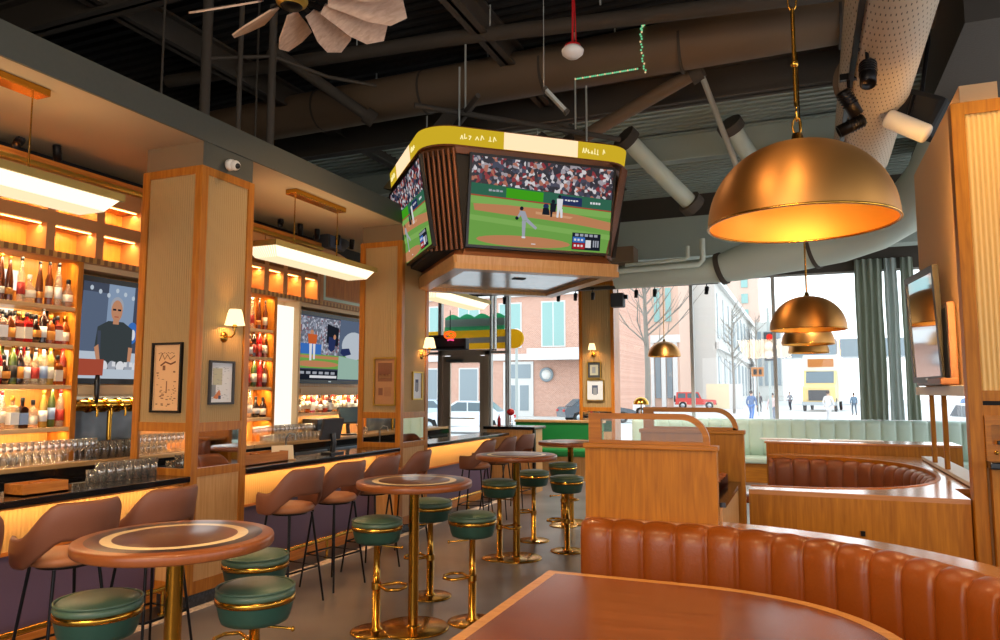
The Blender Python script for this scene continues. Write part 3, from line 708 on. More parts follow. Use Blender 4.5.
# arched end panel
t = thing('arched_panel', 'curved wooden gable panel with pale green inlay above the further television', 'panel', (XB, 8.13, 2.87))
def arch(r0y, y1, z0, z1, n=14): 
    return [(r0y, z0), (y1, z0)] + [(r0y+(y1-r0y)*math.cos(a), z0+.35+(z1-z0-.35)*math.sin(a)) for a in [PI/2*i/n for i in range(n+1)]]
b = MB(); b.prism(arch(8.13, 9.25, 2.87, 3.66), XB+.005, XF, 'X'); b.build('panel', 'taupe', t, W=True)
b = MB(); o_, i_ = arch(8.2, 9.15, 2.95, 3.55), arch(8.24, 9.1, 2.99, 3.5); b.ring(o_, i_, XF, XF+.006, 'X'); b.build('inlay', 'sage', t, W=True)
b = MB(); b.prism(arch(8.26, 9.08, 3.01, 3.48), XF, XF+.003, 'X'); b.build('veneer', 'oak', t, W=True)
b = MB(); b.box(XF-.015, XF+.02, 8.13, 9.25, 2.875, 2.925); b.build('rope_trim', 'dentil', t, W=True)
t = thing('wall_speaker', 'dark grey angular speaker on top of the arched panel', 'speaker', (-5.95, 8.4, 3.7))
b = MB(); b.prism([(-.25,-.05),(.12,-.05),(.3,.1),(.05,.16),(-.25,.14)], -.12, .12, 'X'); b.build('housing', 'charcoal', t)
b = MB(); b.box(.121,.126,-.2,.05,-.03,.12); b.build('grille', 'ink_navy', t)

def shelf_bay(name, y0, y1, zs, label, zbot=1.13, ztop=2.87, lights=True, back='shelfback', split=None):
    t = thing('bottle_shelving', label, 'shelving', (XB, y0, zbot))
    b = MB(); b.box(XB, XB+.02, y0, y1, zbot, ztop); b.build('back_panel', back, t, W=True)
    if split:
        for k_, z in enumerate(zs): b = MB(); b.box(XB+.021, XB+.028, y0+.03, split-.02*k_, z+.12, z+.29); b.build('light_panel', 'backlit', t, W=True)
    b = MB(); b.box(XB, XF, y0, y0+.03, zbot, ztop); b.build('stile', 'oak', t, W=True); b = MB(); b.box(XB, XF+.02, y1-.05, y1, zbot, ztop); b.build('stile', 'oak', t, W=True)
    for z in zs:
        b = MB(); b.box(XB+.02, XF+.01, y0+.03, y1-.05, z-.035, z, b=.004); s = b.build('shelf', 'shelfwood', t, W=True)
        if lights:
            light('shelf_strip', 'AREA', (XF-.04, (y0+y1)/2, z-.04), 6.5*(y1-y0), '#ffdba6', .02, y1-y0-.15, (0, R(20), 0))
    light('shelf_strip', 'AREA', (XF-.04, (y0+y1)/2, ztop-.02), 6.5*(y1-y0), '#ffdba6', .02, y1-y0-.15, (0, R(20), 0))
    return t
shelf_bay('near', 2.6, 4.62, SZ, 'long bottle shelves, part backlit, beside the nearer television', split=4.22)
shelf_bay('far', 6.72, 7.25, SZ, 'narrow bottle shelves beside the bright backlit panel')
# backlit panel
t = thing('backlit_panel', 'tall bright backlit white panel beside the further television', 'light panel', (XB, 7.26, 1.3))
b = MB(); b.box(XB+.02, XB+.2, 7.3, 7.7, 1.3, 2.8, b=.01); b.build('diffuser', 'backlit', t, W=True)
b = MB(); b.box(XB, XF, 7.7, 7.74, 1.13, 2.87); b.box(XB, XB+.03, 7.26, 7.7, 1.13, 2.87); b.build('frame', 'paletrim', t, W=True)
# television bays: surround and panelling
def tv_bay(y0, y1, label, low):
    t = thing('tv_surround', label, 'wall panelling', (XB, y0, 1.13))
    b = MB(); b.box(XB, XB+.02, y0, y1, 1.77, 2.87); b.build('back_panel', 'shelfback', t, W=True)
    b = MB(); b.box(XB, XF-.02, y0, y1, 2.82, 2.87); b.box(XB, XB+.1, y0, y0+.04, 1.77, 2.83); b.build('frame', 'paletrim', t, W=True)
    b = MB(); b.box(XB, XF+.02, y0, y1, 1.7, 1.76); b.build('shelf', 'paletrim', t, W=True)
    b = MB(); b.box(XB, XF, y0, y1, 1.76, 1.785); b.box(XB, XF, y0, y1, 1.68, 1.7); b.build('edge', 'paletrim', t, W=True)
    b = MB(); b.box(XB, XB+.02, y0, y1, 1.13, 1.68); b.build('lower_panel', low, t, W=True)
    if low != 'slate':
        b = MB(); b.box(XB+.02, XF, y0, y1, 1.415, 1.45); b.build('shelf', 'shelfwood', t, W=True)
        light('shelf_strip', 'AREA', (XF-.04, (y0+y1)/2, 1.67), 10, '#ffdba6', .02, y1-y0-.2, (0, R(20), 0))
        light('shelf_strip', 'AREA', (XF-.04, (y0+y1)/2, 1.41), 10, '#ffdba6', .02, y1-y0-.2, (0, R(20), 0))
    else:
        light('shelf_strip', 'AREA', (XF-.04, (y0+y1)/2, 1.67), 5, '#ffe0b0', .02, y1-y0-.2, (0, R(20), 0))  # added strip, put in to brighten the glasses before the slate
    return t
tv_bay(4.63, 6.7, 'panelled bay with slate splashback around the nearer television', 'slate')
tv_bay(7.75, 9.5, 'panelled bay around the further television with a bottle shelf', 'shelfback')

# ------------------------------------------------------------------ screens
E_ = lambda n, c, s=1.: emit('screen_'+n, c, s)
S = dict(blk=mat('screen_black', '#050506', .15), grass=E_('grass', '#6ea14a', .9), grass2=E_('grass_light', '#7fae58', .9), dirt=E_('dirt', '#bd8159', .9), dirt2=E_('dirt_light', '#d09b72', .9), wall=E_('wall', '#356b54', .8), sign=E_('sign', '#45a81f', .8),
         navy=E_('navy', '#2a3560', .8), white=E_('white', '#e8e8ec', .8), grey=E_('grey', '#a9adb8', .8), dark=E_('dark', '#1d212c', .8), redd=E_('red', '#b3252d', .8), blue=E_('blue', '#3f74c4', .8), skin=E_('skin', '#c98e6c', .8),
         sky=E_('sky', '#8ea2bd', .8), room=E_('room', '#5e6c84', .8), room2=E_('room_dark', '#484f60', .8), purp=E_('purple', '#8f83a8', .8), teal=E_('teal', '#7fb5bd', .8), shirt=E_('shirt', '#3d4446', .8), pale=E_('pale', '#c4d0dc', .8), orange=E_('orange', '#d2622f', .8), brown=E_('brown', '#b0503a', .8), helmet=E_('helmet', '#c3ccd6', .8), mint=E_('mint', '#9fbfb0', .8))
CROWD = ramp_noise('screen_crowd', 'v', [(0, '#1b2130'), (.28, '#39425a'), (.42, '#8e2530'), (.56, '#d9d6da'), (.68, '#2a2f3e'), (.8, '#a5a0a8'), (.92, '#b06a55')], 26, em=.8)
CROWDL = ramp_noise('screen_crowd_dim', 'v', [(0, '#5a5f70'), (.3, '#8d92a5'), (.5, '#7a4a58'), (.62, '#b9bccb'), (.85, '#6a6f80')], 34, em=.8)
class Pic:
    # flat picture on a screen: u right 0..1, v down 0..1; each call lies a hair in front of the last
    def __init__(s, w, h): s.w = w; s.h = h; s.b = MB(); s.mats = []; s.d = .002
    def k(s, m):
        m = S[m] if isinstance(m, str) else m
        if m not in s.mats: s.mats.append(m)
        return s.mats.index(m)
    def poly(s, pts, m):
        s.d += .0003; s.b.add([((u-.5)*s.w, -s.d, (.5-v)*s.h) for u, v in pts], [tuple(range(len(pts)))[::-1]], s.k(m))
    def rect(s, u0, u1, v0, v1, m): s.poly([(u0,v0),(u1,v0),(u1,v1),(u0,v1)], m)
    def ell(s, u, v, ru, rv, m, n=20): s.poly([(u+ru*math.cos(2*PI*i/n), v+rv*math.sin(2*PI*i/n)) for i in range(n)], m)
def limb(p, a, c, w, m):
    d = Vector((c[0]-a[0], (c[1]-a[1])*.5625)); n = Vector((-d.y, d.x)).normalized()*w; 
    p.poly([(a[0]+n.x, a[1]+n.y/.5625), (c[0]+n.x*.7, c[1]+n.y*.7/.5625), (c[0]-n.x*.7, c[1]-n.y*.7/.5625), (a[0]-n.x, a[1]-n.y/.5625)], m)
def pic_baseball(p):
    p.rect(0,1,0,1,'grass'); p.rect(0,1,0,.36,CROWD)
    p.poly([(.36,.05),(.52,.1),(.56,.32),(.4,.28)], 'dark') if False else None
    p.poly([(0,.3),(1,.36),(1,.5),(0,.44)],'wall'); p.poly([(.24,.33),(.5,.345),(.5,.455),(.24,.44)],'sign'); p.poly([(.63,.36),(.78,.37),(.78,.47),(.63,.46)],'navy')
    for k in range(5): p.rect(.655+k*.02,.67+k*.02,.4,.415+.006*(k%2),'white')
    for k in range(4): p.rect(.12+k*.025,.14+k*.025,.36+.006*(k%2),.385,'grey'); p.rect(.84+k*.02,.855+k*.02,.405,.43,'white')
    p.poly([(0,.43),(1,.49),(1,.505),(0,.445)],'brown'); p.poly([(0,.45),(1,.51),(1,.58),(0,.53)],'grass2')
    p.poly([(.02,.535),(.25,.525),(.5,.535),(.75,.57),(1,.63),(1,.73),(.75,.685),(.5,.655),(.25,.635),(.03,.61)],'dirt')
    p.poly([(.45,.57),(.72,.6),(.7,.625),(.45,.6)],'dirt2')
    p.poly([(0,.66),(1,.78),(1,.84),(0,.72)],'grass2')
    p.ell(.38,.93,.33,.065,'dirt'); p.rect(.43,.46,.945,.955,'white')
    # batter, catcher and umpire
    p.ell(.615,.375,.012,.022,'dark'); p.poly([(.595,.4),(.64,.4),(.635,.52),(.6,.52)],'white'); limb(p,(.61,.52),(.605,.62),.01,'white'); limb(p,(.63,.52),(.635,.62),.01,'white')
    p.ell(.57,.44,.014,.025,'dark'); p.poly([(.55,.46),(.595,.46),(.59,.56),(.55,.56)],'dark'); p.ell(.52,.5,.02,.03,'navy'); p.poly([(.5,.52),(.54,.52),(.55,.6),(.495,.6)],'dark'); limb(p,(.56,.56),(.56,.62),.009,'dark')
    # pitcher
    p.ell(.35,.55,.013,.024,'dark'); p.poly([(.335,.575),(.375,.58),(.4,.68),(.36,.69)],'grey'); limb(p,(.37,.69),(.372,.88),.014,'grey'); limb(p,(.39,.68),(.46,.77),.012,'grey'); limb(p,(.345,.6),(.325,.66),.009,'grey'); p.ell(.32,.665,.012,.02,'dark'); p.rect(.36,.385,.87,.89,'white')
    # score box
    p.rect(.72,.93,.78,.98,'dark'); p.rect(.725,.815,.83,.895,'blue'); p.rect(.725,.815,.9,.97,'redd'); p.rect(.82,.86,.86,.95,'white')
    for k in range(3): p.rect(.735+k*.025,.75+k*.025,.85,.875,'white'); p.rect(.735+k*.025,.75+k*.025,.92,.945,'white'); p.rect(.875+k*.016,.885+k*.016,.86,.94,'grey')
    for k in range(5): p.rect(.74+k*.035,.765+k*.035,.79,.82,'grey')
def pic_man(p):
    base = p.poly; p.poly = lambda pts, m: base([(u*.58, v) for u, v in pts], m)
    p.rect(0,1,0,1,'room2'); p.rect(0,.3,.1,.75,'room'); p.rect(.3,.62,0,.7,'sky'); p.rect(.62,1,0,.6,'room2'); p.rect(.75,.84,0,.8,'purp'); p.rect(.86,1,.1,.7,'shirt'); p.rect(0,1,.72,1,'pale')
    for k in range(6): p.ell(.1+.1*k,.06+.03*(k%3),.02,.025,'pale')
    p.ell(.62,.5,.07,.12,'blue'); p.ell(.63,.52,.03,.06,'white')
    p.poly([(.2,.46),(.32,.39),(.5,.39),(.62,.46),(.63,.72),(.6,.74),(.58,.95),(.26,.95),(.24,.72),(.18,.7)],'shirt')
    p.rect(.375,.445,.35,.42,'skin'); p.ell(.41,.225,.078,.1,'grey'); p.ell(.41,.275,.068,.115,'skin'); p.rect(.36,.4,.255,.275,'dark'); p.rect(.42,.46,.255,.275,'dark'); p.rect(.385,.435,.335,.345,'brown'); p.poly([(.2,.5),(.24,.5),(.26,.9),(.24,.95)],'room2')
    limb(p,(.2,.66),(.26,.92),.025,'skin'); limb(p,(.61,.66),(.6,.92),.025,'skin')
    p.poly([(.85,.7),(1,.62),(1,1),(.8,1)],'teal')
    for k in range(9): p.ell(.1+.1*k,.87,.05,.06,'grey' if k%2 else 'white')
    p.rect(0,.3,.8,.97,'brown'); p.rect(.3,1,.9,.97,'pale')
    for k in range(7): p.rect(.4+k*.07,.44+k*.07,.82,.87,'white')
    p.poly = base; p.rect(.58,1,0,1,'room'); p.rect(.62,.9,.1,.8,'room2'); p.rect(.58,1,.88,1,'pale'); p.ell(.75,.4,.08,.14,'purp')
def pic_split(p):
    p.rect(0,1,0,1,'room2'); p.rect(0,.62,.02,.6,CROWDL); p.rect(0,1,.6,.82,'grass'); p.ell(.3,.75,.33,.05,'dirt'); p.poly([(0,.62),(.62,.62),(.62,.67),(0,.66)],'dirt')
    p.rect(.03,.35,.44,.6,'blue'); p.ell(.2,.26,.025,.04,'skin'); p.poly([(.14,.29),(.28,.29),(.27,.44),(.16,.44)],'orange'); limb(p,(.19,.44),(.2,.7),.02,'white'); limb(p,(.24,.44),(.25,.68),.018,'white')
    p.poly([(.42,.1),(.6,.15),(.6,.45),(.42,.4)],'dark'); p.poly([(.45,.3),(.56,.32),(.55,.5),(.5,.55),(.45,.5)],'navy'); p.ell(.54,.3,.02,.04,'skin')
    p.rect(.62,1,0,.6,'room'); p.ell(.86,.42,.2,.24,'helmet'); p.poly([(.66,.48),(.78,.46),(.82,.56),(.7,.6),(.64,.55)],'navy'); p.poly([(.62,.6),(1,.66),(1,.98),(.62,.98)],'mint')
    p.rect(0,.62,.84,1,'dark')
    for k in range(6): p.rect(.06+k*.09,.12+k*.09,.87,.91,'grey')
    p.rect(.2,.6,.93,.97,'white')
S['mirrorblk'] = mat('screen_glass', '#e2e6ee', .06, 1.); S['mirrorblk'].node_tree.nodes['Principled BSDF'].inputs['IOR'].default_value = 2.6
def pic_off(p): p.rect(0,1,0,1,'mirrorblk')
def screen(parent, w, h, pic, loc=(0,0,0), rot=(0,0,0), bez=.03, name='screen'):
    # picture panel + bezel, local -y is the front
    b = MB(); o = [(-w/2-bez,-h/2-bez),(w/2+bez,-h/2-bez),(w/2+bez,h/2+bez),(-w/2-bez,h/2+bez)]; i = [(-w/2,-h/2),(w/2,-h/2),(w/2,h/2),(-w/2,h/2)]
    b.ring(o, i, -.012, .03, 'Y'); b.box(-w/2,w/2,0,.03,-h/2,h/2); z = b.build('bezel', 'blackplastic', parent); z.location = loc; z.rotation_euler = rot
    p = Pic(w, h); pic(p); s_ = p.b.build(name, p.mats, z, fix=False)
    return z
def television(loc, rz, w, pic, label, tilt=0, group=None, h=None):
    h = h or w*9/16; t = thing('television', label, 'television', loc, rz)
    screen(t, w, h, pic, (0,0,0), (tilt,0,0), .05, 'screen')
    b = MB(); b.box(-w*.35,w*.35,.03,.07,-h*.35,h*.35,b=.01); o = b.build('rear_housing','blackplastic',t); o.rotation_euler=(tilt,0,0)
    b = MB(); b.box(-.15,.15,.06,.12,-.15,.15); b.build('wall_bracket','blackmetal',t)
    b = MB(); b.box(-.03,.03,-.014,-.012,-h/2-.028,-h/2-.012); o = b.build('maker_plate','steel',t); o.rotation_euler=(tilt,0,0)
    return t
television((-6.06, 5.52, 2.29), R(90), 1.58, pic_man, 'wall television behind the bar showing a man in a dark shirt', R(3))
television((-6.06, 8.6, 2.31), R(90), 1.52, pic_split, 'wall television behind the bar with a split baseball picture and helmet', R(3))

# ------------------------------------------------------------------ hanging screen cube
JR = .721; e_ = Vector((math.cos(JR), math.sin(JR), 0)); n_ = Vector((e_.y, -e_.x, 0))
JC = Vector((-3.382, 8.577, 0)) - e_*.1
t = thing('scoreboard_cube', 'four sided hanging screen cube with yellow ticker band and wooden slatted corners', 'scoreboard', (JC.x, JC.y, 3.09), JR)
def rc(ax, ay, c, z, ox=0.):   # rectangle with chamfered corners
    return [(-ax+c+ox,-ay,z),(ax-c+ox,-ay,z),(ax+ox,-ay+c,z),(ax+ox,ay-c,z),(ax-c+ox,ay,z),(-ax+c+ox,ay,z),(-ax+ox,ay-c,z),(-ax+ox,-ay+c,z)]
def loft(b, rows, mi=0, cap=True):
    b.grid(rows, mi, False, closed_v=True)
    if cap: b.add(rows[0], [tuple(range(len(rows[0])))[::-1]], mi); b.add(rows[-1], [tuple(range(len(rows[-1])))], mi)
    return b
loft(MB(), [rc(1.05,.93,.28,.2), rc(1.2,1.08,.28,1.27)]).build('housing', 'black', t)
ox = .1
loft(MB(), [rc(1.0,1.0,.03,.03,ox), rc(1.01,1.01,.03,.12,ox)]).build('base_tray', 'pale_oak', t)
loft(MB(), [rc(.97,.97,.06,.12,ox), rc(.95,.93,.1,.22,ox)]).build('tray_cornice', 'slat', t)
a, i = 1.0, .84
b = MB(); b.ring([(-a+ox,-a),(a+ox,-a),(a+ox,a),(-a+ox,a)], [(-i+ox,-i),(i+ox,-i),(i+ox,i),(-i+ox,i)], -.03, .035); b.build('tray_frame', 'pale_oak', t)
b = MB(); b.box(-i+ox,i+ox,-i,i,.015,.03); b.build('underside_panel', 'tray', t)
b = MB(); b.box(.05,.2,-.3,-.2,.006,.016); b.build('underside_vent', 'black', t)
SW, SH = 1.72, .97
for k in range(4):
    ap = (1.05,1.19,1.05,1.19)[k]; off = (.12,0,.12,0)[k] if k in (0,) else 0
    rot = Matrix.Rotation(k*PI/2, 4, 'Z'); loc = rot @ Vector((off, -ap, .73)); dl = R(9.5)
    screen(t, SW, SH, pic_baseball, tuple(loc), (dl, 0, k*PI/2), .03, 'screen')
for cx_, cy_ in ((-1,-1),(1,-1),(1,1),(-1,1)):
    b = MB(); w = .29 if cx_ < 0 else .13
    for s_ in range(7):
        f = s_/6; px = 1.07*(cx_)-cx_*w*f; py = .95*cy_-cy_*w*(1-f)
        p0 = Vector((cx_*(1.06-w*f*.95), cy_*(.94-w*(1-f)*.95), .2)); p1 = Vector((cx_*(1.21-w*f*.95), cy_*(1.09-w*(1-f)*.95), 1.27)); d = Vector((cx_, cy_, 0)).normalized()*.025
        b.tube([p0+d, p1+d], .02, 4)
    b.build('corner_slats', 'slat', t)
loft(MB(), [rc(1.21,1.09,.3,1.23), rc(1.24,1.12,.3,1.31)]).build('top_cornice', 'slat', t)
def rr4(ax, ay, r, z, n=8):
    o = []
    for cx, cy, a0 in ((ax-r,-ay+r,-90),(ax-r,ay-r,0),(-ax+r,ay-r,90),(-ax+r,-ay+r,180)):
        for i in range(n+1):
            g = R(a0+90*i/n); o.append((cx+r*math.cos(g), cy+r*math.sin(g), z))
    return o
M['ticker'] = emit('ticker_yellow', '#d3b127', .9); M['tickerwhite'] = emit('ticker_white', '#ffdcb0', 1.15); M['tickertext'] = emit('ticker_lettering', '#fff0a8', 1.05)
b = MB(); b.grid([rr4(1.27,1.13,.36,1.31), rr4(1.29,1.15,.36,1.5)], 0, False, closed_v=True); b.build('ticker_band', 'ticker', t)
loft(MB(), [rr4(1.26,1.12,.35,1.295), rr4(1.27,1.13,.35,1.31)]).build('band_trim', 'slat', t)
loft(MB(), [rr4(1.28,1.14,.35,1.5), rr4(1.28,1.14,.35,1.515)]).build('band_trim', 'slat', t)
for k in range(4):
    ap, hw = ((1.13,1.27),(1.27,1.13),(1.13,1.27),(1.27,1.13))[k]
    b = MB(); b.M = Matrix.Rotation(k*PI/2, 4, 'Z'); u0, u1 = (-.38, .52) if k % 2 == 0 else (-.4,.4)
    b.add([(u0,-ap-.004,1.312),(u1,-ap-.004,1.312),(u1,-ap-.024,1.498),(u0,-ap-.024,1.498)], [(0,1,2,3)]); b.build('ticker_panel', 'tickerwhite', t)
    b = MB(); b.M = Matrix.Rotation(k*PI/2, 4, 'Z'); r = random.Random(k+2)
    def Y_(v): return -ap-.006-(v-1.31)*.105
    def stroke(u, v, uu, vv): b.tube([(u,Y_(v),v),(uu,Y_(vv),vv)], .006, 4)
    for u0, nlet, st_ in (((-.88,3,.045),(-.71,2,.06),(-.56,2,.055),(.58,6,.036),(.84,1,.04)) if k % 2 == 0 else ((-.74,3,.045),(-.58,2,.05),(.48,5,.036))):
        for j in range(nlet):
            u = u0+j*st_; w = st_*.62; c = r.randint(0, 4); z0 = 1.375+r.uniform(-.008,.008); z1 = z0+r.uniform(.035,.06)
            if c == 0: stroke(u,z0,u+w/2,z1); stroke(u+w/2,z1,u+w,z0)
            elif c == 1: stroke(u,z0,u,z1); stroke(u,z0,u+w,z0+.01)
            elif c == 2: stroke(u,z1,u+w,z1); stroke(u+w,z1,u+.3*w,z0)
            elif c == 3: stroke(u,z0,u+.3*w,z1); stroke(u+.3*w,z1,u+w,z0+.015)
            else: stroke(u,z0,u+w,z0); stroke(u+w*.5,z0,u+w*.5,z1)
    b.build('ticker_lettering', 'tickertext', t)
loft(MB(), [rc(1.2,1.1,.3,1.5), rc(1.1,1.0,.3,1.53)]).build('top_cap', 'black', t)
for x, y in ((-.8,-.8),(.8,-.8),(.8,.8),(-.8,.8)):
    b = MB(); b.cyl((x,y,1.52),(x,y,2.34), .012, n=6); b.build('hanger_rod', 'steel_grey', t)
# frame above it
t = thing('steel_gantry', 'thin brown steel frame hung above the screen cube', 'gantry', (JC.x, JC.y, 4.85), JR)
b = MB(); b.tube([(-1.3,-.7,.1),(1.3,-.7,.0)], .035, 8); b.tube([(-.7,-1.2,.1),(-.7,1.3,.1)], .03, 8); b.build('bar', 'beam', t)
b = MB(); b.cyl((-.7,-.7,.08),(-.7,-.7,1.3),.012,n=6); b.build('hanger_rod', 'steel_grey', t); b = MB(); b.cyl((.7,-.7,.02),(.7,-.7,1.3),.012,n=6); b.build('hanger_rod', 'steel_grey', t)
t = thing('plank_strut', 'broad brown channel strut leaning beside the yellow ticker corner', 'strut', (-4.42, 8.66, 5.1)); t.scale = (1.5,1.5,1.5)
b = MB(); b.prism([(-.5,-.45),(-.32,-.5),(.42,.5),(.28,.58)], -.02, .02, 'Y'); b.build('channel', 'beam', t)
b = MB(); b.prism([(-.33,-.5),(-.3,-.5),(.44,.5),(.41,.5)], -.05, .05, 'Y'); b.build('flange', 'beam', t)
t.rotation_euler = (0, 0, R(25))
t = thing('slat_lamp', 'short tilted metal slat light hanging by wires right of the plank strut', 'lamp', (-1.88, 5.84, 4.2), R(22))
b = MB(); b.M = Matrix.Rotation(R(48), 4, 'Y'); b.box(-.15,.15,-.03,.03,-.015,.015,b=.005); b.build('body', 'steel_grey', t)
b = MB(); b.M = Matrix.Rotation(R(48), 4, 'Y'); b.box(-.15,-.12,-.034,.034,-.02,.02); b.build('end_cap', 'beam', t); b = MB(); b.M = Matrix.Rotation(R(48), 4, 'Y'); b.box(.12,.15,-.034,.034,-.02,.02); b.build('end_cap', 'beam', t)
b = MB(); b.cyl((-.1,0,.11),(-.1,0,1.99),.003,n=5); b.build('wire', 'steel_grey', t)

# ------------------------------------------------------------------ brass dome pendants
def dome(R_, label, loc, ztop, big=True):
    t = thing('dome_pendant', label, 'pendant lamp', loc, 0, 'brass dome pendants')
    H_ = R_*.93; n = 64
    prof = [(R_, 0)] + [(R_*math.cos(a)**.92, H_*math.sin(a)) for a in [R(90)*i/16 for i in range(1,16)]] + [(.02, H_)]
    b = MB(); b.lathe(prof, n=n); b.build('shade', 'brassdome', t, fix=False)
    prof2 = [(r*.985, z-.006 if z > .01 else z) for r, z in prof]
    b = MB(); b.lathe(prof2[::-1], n=n); b.build('lining', 'brassin', t, fix=False)
    b = MB(); b.tube([(R_*math.cos(2*PI*i/64)*.993, R_*math.sin(2*PI*i/64)*.993, 0) for i in range(64)], .006, 6, closed=True); b.build('rim', 'brass', t)
    b = MB(); b.lathe([(0,H_+.05),(.02,H_+.045),(.028,H_+.01),(.045,H_-.01),(0,H_-.02)], n=16); b.build('cap', 'brass', t)
    b = MB(); z = H_+.04; up = ztop-loc[2]
    if big:
        i = 0
        while z < up:
            if i % 4 in (0, 1):
                a = R(90)*(i % 2); L = .075
                b.tube([(.017*math.cos(g)*math.cos(a), .017*math.cos(g)*math.sin(a), z+L/2+L/2*math.sin(g)*1.1) for g in [2*PI*k/14 for k in range(14)]], .0045, 6, closed=True); z += L*.86
            elif i % 4 == 2: b.cyl((0,0,z),(0,0,z+.2), .009, n=8); b.ell((0,0,z+.19),(.018,.018,.018),8,6); z += .2
            else: b.cyl((0,0,z),(0,0,z+.24), .009, n=8); z += .24
            i += 1
    else: b.cyl((0,0,z),(0,0,up), .008, n=8)
    b.build('chain', 'brass', t)
    b = MB(); b.ell((0,0,H_*.55), (.05,.05,.06), 12, 8); b.cyl((0,0,H_*.6),(0,0,H_-.01), .022, n=10); b.build('bulb', 'bulb', t)
    return t
dome(.385, 'large brass dome pendant hanging by a chain above the near booth table', (.01, 3.38, 2.435), 6.1)
dome(.415, 'brass dome pendant above the oval booth, topmost of the three in line', (.06, 9.16, 2.43), 6.1, False)
dome(.375, 'brass dome pendant just beyond and below the one over the oval booth', (.07, 11.98, 2.43), 6.1, False)
dome(.35, 'farthest brass dome pendant, lowest of the three lined up by the window', (.09, 14.6, 2.43), 4.3, False)
dome(.33, 'small brass dome pendant hanging in front of the bare street tree', (-2.62, 15.2, 2.44), 4.3, False)
# red and white pendant under the ceiling
t = thing('strobe_pendant', 'small red and white alarm dome hanging on a red cord', 'alarm', (-1.64, 5.55, 4.46))
b = MB(); b.lathe([(0,-.05),(.05,-.045),(.085,-.015),(.09,.015),(.07,.04),(0,.045)], n=20); b.build('dome', 'white', t)
b = MB(); b.lathe([(.0,.085),(.03,.08),(.062,.06),(.072,.035),(.0,.03)], n=20); b.build('collar', 'red', t)
b = MB(); b.tube([(0,0,.08),(.005,0,.4),(0,0,.9),(0,0,1.7)], .009, 6); b.tube([(.03,0,.05),(.02,0,.4),(.0,0,.9)], .005, 5); b.build('cord', 'red', t)
# track heads on the perforated duct
def spot_head(loc, aim, label, lit=False, k=1., power=90):
    t = thing('spot_light', label, 'spotlight', loc)
    d = (Vector(aim)-Vector(loc)).normalized(); q_ = d.to_track_quat('-Z', 'Y').to_matrix().to_4x4()
    b = MB(); b.M = q_; b.lathe([(0,.09*k),(.035*k,.09*k),(.042*k,.08*k),(.045*k,-.09*k),(.038*k,-.09*k),(.036*k,-.07*k),(0,-.07*k)], n=16)
    for i in range(5): b.lathe([(.042*k,.075*k-i*.02*k),(.05*k,.075*k-i*.02*k),(.05*k,.067*k-i*.02*k),(.042*k,.067*k-i*.02*k)], n=16)
    b.build('head', 'blackmetal', t)
    b = MB(); b.tube([(0,0,.0),(0,.0,.1*k),(0,0,.16*k)], .012*k, 6); b.box(-.05*k,.05*k,-.02*k,.02*k,.15*k,.19*k); b.build('stem', 'blackmetal', t)
    b = MB(); b.M = q_; b.lathe([(0,-.068*k),(.034*k,-.068*k)], n=16); b.build('lens', 'spotlens' if lit else 'charcoal', t)
    if lit: light('spot_beam', 'SPOT', Vector(loc)+d*.1*k, power, '#ffd9a8', .03, rot=d.to_track_quat('-Z', 'Y').to_euler(), spot=75)
    return t
b = MB(); b.box(.43,.47,3.0,8.4,4.30,4.33); o = b.build('light_track', 'blackmetal'); tag(o, 'black lighting track fixed along the perforated duct', 'lighting track')
spot_head((.53, 6.05, 4.12), (.3, 4.4, 1), 'black spotlight with a lit lens, nearest on the perforated duct', True, 1.3, 160)
spot_head((.43, 6.6, 4.11), (1.1, 7.2, 2.9), 'black spotlight turned to the tan wall, middle one on the perforated duct', False, 1.3)
spot_head((.47, 7.1, 4.08), (-1.5, 7.0, 3.2), 'black spotlight turned to the screens, lowest on the perforated duct', False, 1.3)
SP = [((-5.95,4.0,3.78),True,'bright soffit spotlight beside the first bar pendant cord'),((-5.85,4.27,3.76),False,'unlit black soffit spotlight beside the first bar pendant cord'),((-5.85,7.2,3.78),True,'bright round soffit spotlight beyond the nearer pillar'),
      ((-5.8,7.52,3.76),False,'black soffit spotlight next to the bright one beyond the pillar'),((-5.78,7.84,3.76),False,'black soffit spotlight, second from the bright one beyond the pillar'),((-5.75,8.26,3.76),False,'small black soffit spotlight behind the second pendant cord'),((-5.74,8.58,3.76),False,'black soffit spotlight over the angular speaker')]
for l, lit, lab in SP: spot_head(l, (-4.6, l[1]-1.6, 2.2) if lit else (-6.1, l[1]+.4, 2.2), lab, lit, .75, 45)
for i, (x, lab) in enumerate(((-4.45,'black spotlight at the window pillar, first along the rail'),(-4.1,'black spotlight centred over the window pillar'),(-3.75,'black spotlight at the far edge of the window pillar'),(-2.9,'black spotlight on the window rail beside the small speaker'),(-2.55,'black spotlight pair head on the rail above the bare tree'),(-1.6,'black spotlight on the rail end beside the window mullion'),(-5.6,'black spotlight on the rail before the tall grey frame'),(-6.2,'black spotlight on the rail over the yellow sign'))):
    spot_head((x, 13.9, 3.58), (x-.3, 14.6, 2.0), lab, False, .8)
t = thing('window_speaker', 'small dark grey speaker hanging from the rail beside the window pillar', 'speaker', (-3.35, 14.3, 3.52))
b = MB(); b.box(-.13,.13,-.11,.11,-.14,.14,b=.03); b.build('housing', 'charcoal', t)
b = MB(); b.tube([(0,0,.14),(0,0,.3)], .012, 6); b.box(.13,.2,-.04,.04,.02,.1); b.build('bracket', 'blackmetal', t)
